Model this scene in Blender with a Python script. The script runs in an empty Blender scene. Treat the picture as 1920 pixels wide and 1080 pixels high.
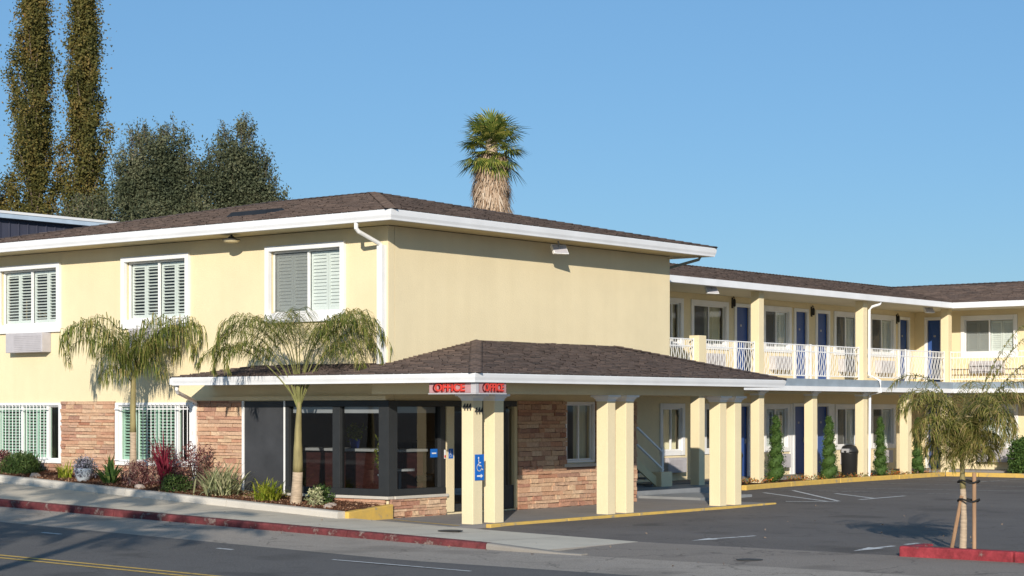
import bpy, bmesh, math, random
import numpy as np
from mathutils import Vector, Matrix
SC = bpy.context.scene
COL = SC.collection
random.seed(7)
RNG = np.random.default_rng(11)
PI = math.pi
R = math.radians

# ------------------------------------------------------------------ camera
CAMX, CAMY, EYE = -27.416, -24.963, 2.11
VIEW_ANG = 38.589                         # view direction, degrees from +X
cd = bpy.data.cameras.new('camera'); cam = bpy.data.objects.new('camera', cd); COL.objects.link(cam)
cam.location = (CAMX, CAMY, EYE)
cam.rotation_euler = (R(90), 0, R(VIEW_ANG - 90))
cd.sensor_width = 36; cd.lens = 3559 / 1920 * 36
cd.shift_y = 226 / 1920
cd.clip_end = 3000; cd.clip_start = 0.5
SC.camera = cam
# ------------------------------------------------------------------ light
SUN_A, SUN_E = 35.0, 18.3                 # azimuth from -X toward -Y, elevation
sdir = Vector((-math.cos(R(SUN_A)) * math.cos(R(SUN_E)), -math.sin(R(SUN_A)) * math.cos(R(SUN_E)), math.sin(R(SUN_E))))
sl = bpy.data.lights.new('sun', 'SUN'); sl.energy = 5.0; sl.angle = R(0.53); sl.color = (1.0, 0.915, 0.79)
so = bpy.data.objects.new('sun', sl); COL.objects.link(so)
so.rotation_euler = sdir.to_track_quat('Z', 'Y').to_euler(); so.location = (-20, -20, 30)
W = bpy.data.worlds.new('World'); SC.world = W; W.use_nodes = True
nt = W.node_tree; nt.nodes.clear()
sky = nt.nodes.new('ShaderNodeTexSky'); sky.sky_type = 'NISHITA'; sky.sun_disc = False
sky.sun_elevation = R(SUN_E); sky.sun_rotation = math.atan2(sdir.x, sdir.y)
sky.altitude = 0; sky.air_density = 1.0; sky.dust_density = 0.3; sky.ozone_density = 2.6
bg = nt.nodes.new('ShaderNodeBackground'); bg.inputs[1].default_value = 0.092
wo = nt.nodes.new('ShaderNodeOutputWorld')
tint = nt.nodes.new('ShaderNodeMix'); tint.data_type = 'RGBA'; tint.blend_type = 'MULTIPLY'; tint.inputs[0].default_value = 1.0
tint.inputs[7].default_value = (.69, .87, 1.03, 1)
nt.links.new(sky.outputs[0], tint.inputs[6]); even = nt.nodes.new('ShaderNodeMix'); even.data_type = 'RGBA'; even.inputs[0].default_value = .42; even.inputs[7].default_value = (2.1, 4.75, 8.2, 1)
nt.links.new(tint.outputs[2], even.inputs[6]); nt.links.new(even.outputs[2], bg.inputs[0]); nt.links.new(bg.outputs[0], wo.inputs[0])
SC.view_settings.view_transform = 'Standard'; SC.view_settings.look = 'None'
SC.view_settings.exposure = 0.08; SC.view_settings.gamma = 1.0; SC.view_settings.use_curve_mapping = False
SC.render.engine = 'CYCLES'
SC.cycles.transparent_max_bounces = 16

# ------------------------------------------------------------------ materials
class NT:
    def __init__(s, m): s.t = m.node_tree; s.n = s.t.nodes; s.l = s.t.links
    def node(s, ty, **kw):
        n = s.n.new(ty)
        for k, v in kw.items(): setattr(n, k, v)
        return n
    def link(s, a, b): s.l.new(a, b)
def lin(c): return tuple(c) + (1.0,)
def newmat(name, rough=0.7, spec=0.3):
    m = bpy.data.materials.new(name); m.use_nodes = True
    t = NT(m); b = t.n['Principled BSDF']
    b.inputs['Roughness'].default_value = rough
    b.inputs['Specular IOR Level'].default_value = spec
    return m, t, b
def noise(t, scale, detail=4, vec=None, stretch=None, rough=.55):
    tc = t.node('ShaderNodeNewGeometry')
    mp = t.node('ShaderNodeMapping')
    t.link(tc.outputs['Position'], mp.inputs[0])
    if stretch: mp.inputs['Scale'].default_value = stretch
    n = t.node('ShaderNodeTexNoise'); n.inputs['Scale'].default_value = scale; n.inputs['Detail'].default_value = detail
    n.inputs['Roughness'].default_value = rough
    t.link(mp.outputs[0], n.inputs['Vector'])
    return n.outputs['Fac']
def ramp(t, fac, stops):
    r = t.node('ShaderNodeValToRGB')
    e = r.color_ramp.elements
    e[0].position, e[0].color = stops[0][0], lin(stops[0][1])
    e[1].position, e[1].color = stops[-1][0], lin(stops[-1][1])
    for p, c in stops[1:-1]:
        x = e.new(p); x.color = lin(c)
    t.link(fac, r.inputs[0]); return r.outputs[0]
def mix(t, fac, a, b, mode='MIX'):
    m = t.node('ShaderNodeMix', data_type='RGBA', blend_type=mode)
    if isinstance(fac, float): m.inputs[0].default_value = fac
    else: t.link(fac, m.inputs[0])
    for i, v in ((6, a), (7, b)):
        if isinstance(v, tuple): m.inputs[i].default_value = lin(v)
        else: t.link(v, m.inputs[i])
    return m.outputs[2]
def bump(t, b, h, strength, dist=0.01):
    n = t.node('ShaderNodeBump'); n.inputs['Strength'].default_value = strength; n.inputs['Distance'].default_value = dist
    t.link(h, n.inputs['Height']); t.link(n.outputs[0], b.inputs['Normal'])
def sc(c, k): return tuple(min(1, x * k) for x in c)
def plain(name, c, rough=.6, var=.12, scale=3., bs=0., bscale=60, spec=.3, stretch=None, metal=0.):
    m, t, b = newmat(name, rough, spec)
    f = noise(t, scale, 5, stretch=stretch)
    t.link(ramp(t, f, [(.3, sc(c, 1 - var)), (.7, sc(c, 1 + var))]), b.inputs['Base Color'])
    b.inputs['Metallic'].default_value = metal
    if bs: bump(t, b, noise(t, bscale, 3), bs)
    return m
M = {}
def stucco(name, c):
    m, t, b = newmat(name, .9, .15)
    base = ramp(t, noise(t, .6, 8, rough=.65), [(.3, sc(c, .88)), (.7, sc(c, 1.06))])
    streak = noise(t, 1.0, 5, stretch=(3.5, 3.5, .25))
    base = mix(t, ramp(t, streak, [(.45, (0, 0, 0)), (.8, (.30, .30, .30))]), base, (c[0] * .8, c[1] * .78, c[2] * .72))
    fine = noise(t, 45, 3)
    base = mix(t, .35, base, ramp(t, fine, [(.3, sc(c, .85)), (.7, sc(c, 1.1))]))
    t.link(base, b.inputs['Base Color'])
    bump(t, b, noise(t, 34, 4), .25, .02)
    return m
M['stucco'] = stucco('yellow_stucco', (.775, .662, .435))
M['white'] = plain('white_paint', (.78, .78, .78), .5, .05, 2, .1, 30)
M['gutter'] = plain('white_gutter_paint', (.76, .765, .78), .4, .06, 1.5, 0, stretch=(1, 1, 1))
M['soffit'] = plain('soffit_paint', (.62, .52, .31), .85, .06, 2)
M['slabface'] = plain('grey_blue_slab_paint', (.26, .31, .36), .7, .12, 3)
M['floorpaint'] = plain('grey_floor_paint', (.24, .25, .26), .55, .12, 2.)
M['blue'] = plain('blue_door_paint', (.035, .085, .27), .4, .1, 2)
M['dark'] = plain('dark_frame', (.028, .030, .032), .4, .1, 4)
M['panel'] = plain('charcoal_panel', (.045, .047, .052), .55, .2, 2)
M['black'] = plain('black_metal', (.02, .02, .02), .45, .1, 4)
M['acbody'] = plain('grey_ac_paint', (.46, .44, .46), .6, .08, 4)
M['grey'] = plain('grey_metal', (.35, .35, .36), .4, .1, 4)
M['galv'] = plain('galvanised_pipe', (.22, .25, .24), .5, .2, 4)
M['curtain'] = plain('cream_curtain', (.60, .56, .40), .9, .08, 6, stretch=(8, 8, .3))
M['room'] = plain('room_dark', (.10, .09, .08), .9, .2, 1)
M['lobbywall'] = plain('lobby_wall', (.30, .25, .21), .9, .2, 1)
M['wood'] = plain('dark_red_wood', (.10, .035, .03), .5, .3, 4, stretch=(1, 1, 5))
M['woodstake'] = plain('weathered_stake_wood', (.36, .22, .13), .85, .25, 8, .3, 40, stretch=(1, 1, .2))
M['pot'] = plain('glazed_blue_pot', (.02, .06, .40), .2, .1, 4)
M['potw'] = plain('white_pot', (.62, .68, .74), .4, .1, 4)
M['signface'] = plain('sign_face_pink', (.44, .25, .26), .6, .1, 6)
M['signred'] = plain('sign_red_letter', (.62, .06, .045), .5, .12, 10)
M['signdark'] = plain('sign_dark_red', (.10, .006, .008), .6, .1, 10)
M['signblue'] = plain('sign_blue', (.01, .13, .50), .45, .06, 6)
M['stickwhite'] = plain('sticker_white', (.75, .75, .75), .5, .05, 6)
M['bluewall'] = plain('slate_blue_wall', (.052, .056, .085), .8, .15, 1.5, stretch=(4, 4, .4))
M['palegreen'] = plain('shutter_white', (.66, .70, .68), .55, .05, 4)
M['rubber'] = plain('black_rubber', (.02, .02, .02), .8, .1, 10)
M['iron'] = plain('cast_iron', (.05, .048, .045), .7, .3, 10)

def yellowpaint():
    m, t, b = newmat('yellow_kerb_paint', .75, .2)
    f = noise(t, 6, 6)
    t.link(ramp(t, f, [(.30, (.30, .26, .20)), (.40, (.55, .37, .11)), (.7, (.66, .43, .10))]), b.inputs['Base Color'])
    bump(t, b, noise(t, 50, 3), .3); return m
M['yellow'] = yellowpaint()
def redpaint(name, worn):
    m, t, b = newmat(name, .75, .2)
    f = noise(t, 4.5, 8, rough=.7)
    lo = .30 if not worn else .36
    c = (.17, .044, .046) if worn else (.32, .045, .055)
    t.link(ramp(t, f, [(lo, (.22, .17, .15)), (lo + .09, sc(c, .6)), (.6, c), (.72, sc(c, 1.25))]), b.inputs['Base Color'])
    bump(t, b, noise(t, 30, 4), .5, .02); return m
M['redworn'] = redpaint('worn_red_kerb_paint', True)
M['red'] = redpaint('red_kerb_paint', False)
def concrete(name, c, var=.14, stain=.35):
    m, t, b = newmat(name, .9, .2)
    a = ramp(t, noise(t, .7, 7, rough=.6), [(.3, sc(c, 1 - var)), (.7, sc(c, 1 + var))])
    a = mix(t, ramp(t, noise(t, 2.2, 6), [(.5, (0, 0, 0)), (.75, (stain,) * 3)]), a, sc(c, .55))
    a = mix(t, .4, a, ramp(t, noise(t, 90, 2), [(.3, sc(c, .7)), (.7, sc(c, 1.25))]))
    t.link(a, b.inputs['Base Color']); bump(t, b, noise(t, 60, 3), .3); return m
M['walk'] = concrete('pavement_concrete', (.56, .50, .405))
M['kerbgrey'] = concrete('kerb_concrete', (.52, .485, .43))
M['kerbdull'] = concrete('weathered_kerb_concrete', (.27, .245, .215))
M['porchfloor'] = concrete('porch_floor_concrete', (.25, .235, .225))
def asphalt(name, c, crack=.0, patch=.25, speck=.5):
    m, t, b = newmat(name, .92, .18)
    a = ramp(t, noise(t, .22, 6, stretch=(1, .35, 1)), [(.3, sc(c, 1 - patch)), (.7, sc(c, 1 + patch))])
    a = mix(t, speck, a, ramp(t, noise(t, 55, 2), [(.35, sc(c, .55)), (.65, sc(c, 1.6))]))
    a = mix(t, ramp(t, noise(t, 1.4, 5), [(.55, (0, 0, 0)), (.7, (.3, .3, .3))]), a, sc(c, .6))
    st_ = ramp(t, noise(t, .55, 3, rough=.4), [(.60, (0, 0, 0)), (.68, (.45, .45, .45))])
    a = mix(t, st_, a, sc(c, .5))
    a = mix(t, ramp(t, noise(t, .35, 2, stretch=(1, .2, 1)), [(.55, (0, 0, 0)), (.75, (.3, .3, .3))]), a, sc(c, 1.5))
    if crack:
        g = t.node('ShaderNodeNewGeometry'); v = t.node('ShaderNodeTexVoronoi', feature='DISTANCE_TO_EDGE')
        n = t.node('ShaderNodeTexNoise'); n.inputs['Scale'].default_value = 1.3; n.inputs['Detail'].default_value = 5
        t.link(g.outputs['Position'], n.inputs['Vector'])
        ad = t.node('ShaderNodeVectorMath', operation='ADD'); mu = t.node('ShaderNodeVectorMath', operation='SCALE'); mu.inputs['Scale'].default_value = 1.6
        t.link(n.outputs['Color'], mu.inputs[0]); t.link(g.outputs['Position'], ad.inputs[0]); t.link(mu.outputs[0], ad.inputs[1])
        t.link(ad.outputs[0], v.inputs['Vector']); v.inputs['Scale'].default_value = .33
        a = mix(t, ramp(t, v.outputs['Distance'], [(.0, (crack,) * 3), (.012, (0, 0, 0))]), a, sc(c, .3))
    t.link(a, b.inputs['Base Color']); bump(t, b, noise(t, 70, 3), .45); return m
M['road'] = asphalt('road_asphalt', (.130, .121, .114), .3, .22)
M['shoulder'] = asphalt('old_gutter_asphalt', (.33, .285, .24), .6, .25)
M['apron'] = asphalt('apron_asphalt', (.235, .202, .172), .6, .25)
M['lot'] = asphalt('lot_asphalt', (.130, .116, .106), .35, .28)
def paintmark(name, c, lo=.36):
    m, t, b = newmat(name, .8, .2)
    f = noise(t, 9, 8, rough=.7)
    t.link(ramp(t, f, [(lo, sc(c, .35)), (lo + .1, c)]), b.inputs['Base Color']); return m
M['whitemark'] = paintmark('white_road_paint', (.55, .55, .54))
M['fadedmark'] = paintmark('faded_white_paint', (.33, .33, .33), .42)
M['yellowmark'] = paintmark('yellow_road_paint', (.62, .40, .10))
def mulch():
    m, t, b = newmat('bark_mulch', .95, .1)
    t.link(ramp(t, noise(t, 30, 4), [(.3, (.05, .022, .014)), (.55, (.13, .06, .035)), (.75, (.24, .13, .08))]), b.inputs['Base Color'])
    bump(t, b, noise(t, 25, 4), 1., .05); return m
M['mulch'] = mulch()
def perobj(name, stops, rough=.85, bs=.5, src='Object', bsc=25, transl=0., nsc=0):
    m, t, b = newmat(name, rough, .15)
    if src == 'Object':
        o = t.node('ShaderNodeObjectInfo'); f = o.outputs['Random']
    else:
        o = t.node('ShaderNodeNewGeometry'); f = o.outputs['Random Per Island']
    if nsc:
        n = noise(t, nsc, 3); mm = t.node('ShaderNodeMath', operation='MULTIPLY_ADD')
        mm.inputs[1].default_value = .55; s2 = t.node('ShaderNodeMath', operation='MULTIPLY'); s2.inputs[1].default_value = .5
        t.link(n, s2.inputs[0]); t.link(f, mm.inputs[0]); t.link(s2.outputs[0], mm.inputs[2]); mm.inputs[1].default_value = .42; s2.inputs[1].default_value = 1.3; sb = t.node('ShaderNodeMath', operation='SUBTRACT'); sb.inputs[1].default_value = .38; t.link(mm.outputs[0], sb.inputs[0]); f = sb.outputs[0]
    c = ramp(t, f, stops)
    if not transl:
        c = mix(t, .35, c, ramp(t, noise(t, 22, 4), [(.3, (.25, .2, .17)), (.7, (1, 1, 1))]), 'MULTIPLY')
    t.link(c, b.inputs['Base Color'])
    if bs: bump(t, b, noise(t, bsc, 4), bs, .02)
    if transl:
        tr = t.node('ShaderNodeBsdfTranslucent'); t.link(c, tr.inputs[0])
        mx = t.node('ShaderNodeMixShader'); mx.inputs[0].default_value = transl
        t.link(b.outputs[0], mx.inputs[1]); t.link(tr.outputs[0], mx.inputs[2])
        t.link(mx.outputs[0], t.n['Material Output'].inputs[0])
    return m
M['stone'] = perobj('ledger_stone', [(0, (.42, .20, .13)), (.12, (.60, .38, .25)), (.3, (.66, .47, .31)), (.45, (.55, .29, .19)), (.6, (.70, .52, .36)), (.72, (.46, .24, .17)), (.85, (.62, .42, .29)), (1, (.36, .20, .15))])
M['mortar'] = concrete('stone_mortar', (.17, .11, .085))
M['shingle'] = perobj('brown_shingle', [(0, (.085, .064, .056)), (.25, (.135, .100, .086)), (.5, (.110, .086, .078)), (.75, (.175, .130, .110)), (1, (.072, .060, .056))], .95, .4, 'Island', 80)
M['ridgeb'] = plain('roof_underlay', (.08, .055, .045), .95, .2, 3)
def leafm(name, stops, transl=.25, nsc=0, rough=.6): return perobj(name, stops, rough, 0, 'Island', transl=transl, nsc=nsc)
M['queen'] = leafm('queen_palm_leaf', [(0, (.05, .08, .015)), (.35, (.11, .15, .03)), (.65, (.21, .23, .05)), (.85, (.32, .28, .09)), (1, (.42, .33, .15))], .3)
M['queen2'] = leafm('young_palm_leaf', [(0, (.08, .10, .025)), (.3, (.16, .18, .04)), (.6, (.28, .26, .07)), (.8, (.36, .29, .11)), (1, (.42, .30, .15))], .3)
M['rachis'] = plain('palm_stem', (.20, .20, .07), .6, .25, 6)
M['trunkgrey'] = plain('palm_trunk', (.40, .31, .22), .9, .25, 6, .6, 20, stretch=(1, 1, 6))
M['trunkgreen'] = plain('palm_green_sheath', (.25, .21, .095), .7, .25, 5, .3, 20, stretch=(3, 3, .6))
M['fan'] = leafm('fan_palm_leaf', [(0, (.06, .10, .022)), (.4, (.14, .18, .035)), (.75, (.26, .27, .055)), (1, (.38, .33, .09))], .2)
M['deadfan'] = leafm('dead_palm_leaf', [(0, (.24, .15, .09)), (.4, (.42, .30, .205)), (.8, (.54, .42, .31)), (1, (.64, .54, .43))], .15)
M['autumn'] = leafm('rusty_green_leaf', [(0, (.030, .036, .013)), (.25, (.075, .078, .024)), (.5, (.135, .125, .036)), (.75, (.21, .155, .048)), (1, (.27, .145, .048))], .2, .9)  # clump noise: rust patches, plus dark tones painted in for shaded gaps
M['olive'] = leafm('grey_green_leaf', [(0, (.030, .040, .024)), (.4, (.078, .092, .050)), (.75, (.15, .155, .088)), (1, (.25, .22, .14))], .15, .8)
M['bark'] = plain('grey_bark', (.17, .13, .10), .95, .3, 5, .6, 20, stretch=(2, 2, .4))
M['darkleaf'] = leafm('dark_green_leaf', [(0, (.02, .04, .012)), (.6, (.05, .09, .025)), (1, (.10, .14, .04))], .15)
M['topiary'] = leafm('topiary_leaf', [(0, (.022, .055, .014)), (.5, (.055, .105, .025)), (1, (.10, .16, .04))], .15)
M['brightleaf'] = leafm('yellow_green_blade', [(0, (.14, .20, .02)), (.5, (.28, .33, .03)), (1, (.46, .45, .08))], .3)
M['silver'] = leafm('silver_green_blade', [(0, (.20, .24, .11)), (.5, (.36, .37, .20)), (1, (.58, .55, .34))], .25)
M['redleaf'] = leafm('crimson_blade', [(0, (.07, .008, .018)), (.5, (.19, .02, .04)), (1, (.33, .06, .08))], .3)
M['burg'] = leafm('burgundy_leaf', [(0, (.07, .02, .025)), (.5, (.17, .06, .06)), (.8, (.32, .17, .15)), (1, (.42, .30, .25))], .25)
M['strap'] = leafm('mid_green_blade', [(0, (.03, .07, .02)), (.6, (.07, .13, .035)), (1, (.17, .22, .06))], .25)
M['lavender'] = leafm('lavender_leaf', [(0, (.08, .09, .08)), (.5, (.20, .20, .24)), (1, (.42, .40, .50))], .2)
M['flower'] = leafm('bedding_flower', [(0, (.10, .14, .03)), (.5, (.20, .18, .05)), (.75, (.45, .10, .03)), (1, (.60, .25, .05))], .2)
M['rock'] = concrete('garden_rock', (.36, .30, .26))

def glass(name, tint, refl_rough=.02, ior=1.5, boost=0.):
    m = bpy.data.materials.new(name); m.use_nodes = True; t = NT(m); t.n.clear()
    lw = t.node('ShaderNodeLayerWeight'); lw.inputs[0].default_value = .5
    pw_ = t.node('ShaderNodeMath', operation='POWER'); pw_.inputs[1].default_value = 4.; t.link(lw.outputs['Facing'], pw_.inputs[0])
    ad = t.node('ShaderNodeMath', operation='MULTIPLY_ADD'); ad.inputs[1].default_value = .95; ad.inputs[2].default_value = .05 + boost; t.link(pw_.outputs[0], ad.inputs[0])
    tr = t.node('ShaderNodeBsdfTransparent'); tr.inputs[0].default_value = lin(tint)
    gl = t.node('ShaderNodeBsdfGlossy'); gl.inputs['Roughness'].default_value = refl_rough
    bmp = t.node('ShaderNodeBump'); bmp.inputs['Strength'].default_value = .04; t.link(noise(t, .9, 2), bmp.inputs['Height']); t.link(bmp.outputs[0], gl.inputs['Normal'])
    mx = t.node('ShaderNodeMixShader'); t.link(ad.outputs[0], mx.inputs[0]); t.link(tr.outputs[0], mx.inputs[1]); t.link(gl.outputs[0], mx.inputs[2])
    o = t.node('ShaderNodeOutputMaterial'); t.link(mx.outputs[0], o.inputs[0]); return m
M['glass'] = glass('window_glass', (.93, .95, .935))
M['tinted'] = glass('tinted_glass', (.52, .54, .55), boost=.02)
M['greenglass'] = glass('green_glass', (.68, .84, .75))
def screenm():
    m = bpy.data.materials.new('insect_screen'); m.use_nodes = True; t = NT(m); b = t.n['Principled BSDF']; b.inputs['Base Color'].default_value = (.16, .17, .17, 1); b.inputs['Roughness'].default_value = .8
    tr = t.node('ShaderNodeBsdfTransparent'); mx = t.node('ShaderNodeMixShader'); mx.inputs[0].default_value = .5; t.link(tr.outputs[0], mx.inputs[1]); t.link(b.outputs[0], mx.inputs[2]); t.link(mx.outputs[0], t.n['Material Output'].inputs[0]); return m
M['screen'] = screenm()

# ------------------------------------------------------------------ object helpers
def setp(o, label=None, cat=None, group=None, kind=None):
    if label: o['label'] = label
    if cat: o['category'] = cat
    if group: o['group'] = group
    if kind: o['kind'] = kind
    return o
def wloc(p):
    v = Vector((0, 0, 0))
    while p is not None: v += Vector(p.location); p = p.parent
    return v
def thing(name, loc, label, cat, group=None, parent=None, kind=None):
    o = bpy.data.objects.new(name, None); COL.objects.link(o); o.location = loc
    o.empty_display_size = .2
    if parent is not None: o.parent = parent; o.location = Vector(loc) - wloc(parent)
    return setp(o, label, cat, group, kind)
class MB:
    def __init__(s): s.v = []; s.f = []; s.mi = []
    def quad(s, a, b, c, d, m=0):
        n = len(s.v); s.v += [tuple(a), tuple(b), tuple(c), tuple(d)]; s.f.append((n, n + 1, n + 2, n + 3)); s.mi.append(m)
    def tri(s, a, b, c, m=0):
        n = len(s.v); s.v += [tuple(a), tuple(b), tuple(c)]; s.f.append((n, n + 1, n + 2)); s.mi.append(m)
    def poly(s, pts, m=0):
        n = len(s.v); s.v += [tuple(p) for p in pts]; s.f.append(tuple(range(n, n + len(pts)))); s.mi.append(m)
    def box(s, x0, x1, y0, y1, z0, z1, m=0):
        if x0 > x1: x0, x1 = x1, x0
        if y0 > y1: y0, y1 = y1, y0
        n = len(s.v)
        s.v += [(x0, y0, z0), (x1, y0, z0), (x1, y1, z0), (x0, y1, z0), (x0, y0, z1), (x1, y0, z1), (x1, y1, z1), (x0, y1, z1)]
        for f in ((0, 3, 2, 1), (4, 5, 6, 7), (0, 1, 5, 4), (1, 2, 6, 5), (2, 3, 7, 6), (3, 0, 4, 7)):
            s.f.append(tuple(n + i for i in f)); s.mi.append(m)
        return s
    def prism(s, bot, top, m=0):           # two rings of equal length
        n = len(s.v); k = len(bot); s.v += [tuple(p) for p in bot] + [tuple(p) for p in top]
        s.f.append(tuple(n + i for i in reversed(range(k)))); s.f.append(tuple(n + k + i for i in range(k))); s.mi += [m, m]
        for i in range(k):
            j = (i + 1) % k; s.f.append((n + i, n + j, n + k + j, n + k + i)); s.mi.append(m)
        return s
    def tube(s, path, rad, n=8, m=0, cap=True):
        path = [Vector(p) for p in path]
        if not hasattr(rad, '__len__'): rad = [rad] * len(path)
        rings = []; up = Vector((0, 0, 1))
        for i, p in enumerate(path):
            d = (path[min(i + 1, len(path) - 1)] - path[max(i - 1, 0)]).normalized()
            a = d.cross(up if abs(d.z) < .95 else Vector((1, 0, 0))).normalized(); b = d.cross(a)
            base = len(s.v); off = PI / n
            for k in range(n):
                t = 2 * PI * k / n + off; s.v.append(tuple(p + (a * math.cos(t) + b * math.sin(t)) * rad[i]))
            rings.append(base)
        for i in range(len(path) - 1):
            for k in range(n):
                j = (k + 1) % n; s.f.append((rings[i] + k, rings[i] + j, rings[i + 1] + j, rings[i + 1] + k)); s.mi.append(m)
        if cap:
            s.f.append(tuple(rings[0] + k for k in reversed(range(n)))); s.f.append(tuple(rings[-1] + k for k in range(n))); s.mi += [m, m]
        return s
    def lathe(s, cx, cy, prof, n=20, m=0):  # prof: [(r,z)]
        base = len(s.v)
        for r, z in prof:
            for k in range(n):
                t = 2 * PI * k / n; s.v.append((cx + r * math.cos(t), cy + r * math.sin(t), z))
        for i in range(len(prof) - 1):
            for k in range(n):
                j = (k + 1) % n; s.f.append((base + i * n + k, base + i * n + j, base + (i + 1) * n + j, base + (i + 1) * n + k)); s.mi.append(m)
        s.f.append(tuple(base + k for k in reversed(range(n)))); s.f.append(tuple(base + (len(prof) - 1) * n + k for k in range(n))); s.mi += [m, m]
        return s
    def build(s, name, mat, parent=None, bevel=0., smooth=False, **pr):
        off = wloc(parent) if parent is not None else Vector((0, 0, 0))
        me = bpy.data.meshes.new(name)
        me.from_pydata([(x - off.x, y - off.y, z - off.z) for x, y, z in s.v], [], s.f)
        for mm in (mat if isinstance(mat, (list, tuple)) else [mat]): me.materials.append(mm)
        if isinstance(mat, (list, tuple)): me.polygons.foreach_set('material_index', s.mi)
        if smooth: me.polygons.foreach_set('use_smooth', [True] * len(s.f))
        o = bpy.data.objects.new(name, me); COL.objects.link(o)
        if parent is not None: o.parent = parent
        if bevel:
            b = o.modifiers.new('bevel', 'BEVEL'); b.width = bevel; b.segments = 2; b.limit_method = 'ANGLE'
        return setp(o, **pr)
def recenter(o):
    """put a top-level mesh's origin at the middle of its base"""
    me = o.data; n = len(me.vertices); a = np.empty(n * 3); me.vertices.foreach_get('co', a); a = a.reshape(-1, 3)
    c = Vector(((a[:, 0].min() + a[:, 0].max()) / 2, (a[:, 1].min() + a[:, 1].max()) / 2, a[:, 2].min()))
    me.transform(Matrix.Translation(-c)); o.location = Vector(o.location) + c
    return o
def quadcloud(name, P, mat, parent=None, **pr):
    """P: (N,4,3) world coordinates"""
    off = np.array(wloc(parent)) if parent is not None else np.zeros(3)
    N = len(P); V = (np.asarray(P, dtype=np.float64).reshape(-1, 3) - off)
    me = bpy.data.meshes.new(name); me.vertices.add(N * 4); me.vertices.foreach_set('co', V.ravel())
    me.loops.add(N * 4); me.loops.foreach_set('vertex_index', np.arange(N * 4))
    me.polygons.add(N); me.polygons.foreach_set('loop_start', np.arange(0, N * 4, 4)); me.polygons.foreach_set('loop_total', np.full(N, 4))
    me.update(calc_edges=True); me.materials.append(mat)
    o = bpy.data.objects.new(name, me); COL.objects.link(o)
    if parent is not None: o.parent = parent
    return setp(o, **pr)
def unit(a): return a / np.maximum(np.linalg.norm(a, axis=-1, keepdims=True), 1e-9)
def leaves(C, per, sd, L, Wd, up=0., rng=RNG, sdz=None):
    """quads scattered round centres C; L length, Wd width; up biases the long axis"""
    C = np.repeat(np.asarray(C, float), per, axis=0); N = len(C)
    s = np.array([sd, sd, sdz if sdz else sd])
    P = C + rng.normal(0, 1, (N, 3)) * s
    d = rng.normal(0, 1, (N, 3)); d[:, 2] += up; d = unit(d)
    w = unit(np.cross(d, rng.normal(0, 1, (N, 3))))
    l = (L * rng.uniform(.6, 1.3, N))[:, None] * d / 2; w = (Wd * rng.uniform(.6, 1.3, N))[:, None] * w / 2
    return np.stack([P - l, P + w, P + l, P - w], axis=1)
class Face:
    """vertical plane; u runs along it, d is metres outward"""
    def __init__(s, o, c): s.o = o; s.c = c
    def p(s, u, z, d): return (s.c - d, u, z) if s.o == 'X' else (u, s.c - d, z)
    def box(s, mb, u0, u1, z0, z1, d0, d1, m=0):
        a = s.p(u0, z0, d0); b = s.p(u1, z1, d1); mb.box(a[0], b[0], a[1], b[1], z0, z1, m)
FL = Face('X', 0.0); FR = Face('Y', 0.0); W1 = Face('Y', 3.7); W2 = Face('X', 29.8)
def wall(face, u0, u1, z0, z1, th, holes, name, mat, parent, **pr):
    us = sorted({u0, u1} | {h[0] for h in holes} | {h[1] for h in holes}); us = [u for u in us if u0 <= u <= u1]
    zs = sorted({z0, z1} | {h[2] for h in holes} | {h[3] for h in holes}); zs = [z for z in zs if z0 <= z <= z1]
    mb = MB(); P = face.p
    def solid(i, j):
        if i < 0 or j < 0 or i >= len(us) - 1 or j >= len(zs) - 1: return False
        a, b = (us[i] + us[i + 1]) / 2, (zs[j] + zs[j + 1]) / 2
        return not any(h[0] < a < h[1] and h[2] < b < h[3] for h in holes)
    for i in range(len(us) - 1):
        for j in range(len(zs) - 1):
            if not solid(i, j): continue
            a, b, c, d = us[i], us[i + 1], zs[j], zs[j + 1]
            mb.quad(P(a, c, 0), P(b, c, 0), P(b, d, 0), P(a, d, 0)); mb.quad(P(a, c, -th), P(a, d, -th), P(b, d, -th), P(b, c, -th))
            if not solid(i - 1, j): mb.quad(P(a, c, 0), P(a, d, 0), P(a, d, -th), P(a, c, -th))
            if not solid(i + 1, j): mb.quad(P(b, c, 0), P(b, c, -th), P(b, d, -th), P(b, d, 0))
            if not solid(i, j - 1): mb.quad(P(a, c, 0), P(a, c, -th), P(b, c, -th), P(b, c, 0))
            if not solid(i, j + 1): mb.quad(P(a, d, 0), P(b, d, 0), P(b, d, -th), P(a, d, -th))
    return mb.build(name, mat, parent, **pr)
def ring(face, mb, u0, u1, z0, z1, w, d0, d1, wt=None, wb=None):
    wt = w if wt is None else wt; wb = w if wb is None else wb
    face.box(mb, u0, u0 + w, z0, z1, d0, d1); face.box(mb, u1 - w, u1, z0, z1, d0, d1)
    face.box(mb, u0 + w, u1 - w, z1 - wt, z1, d0, d1); face.box(mb, u0 + w, u1 - w, z0, z0 + wb, d0, d1)

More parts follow.
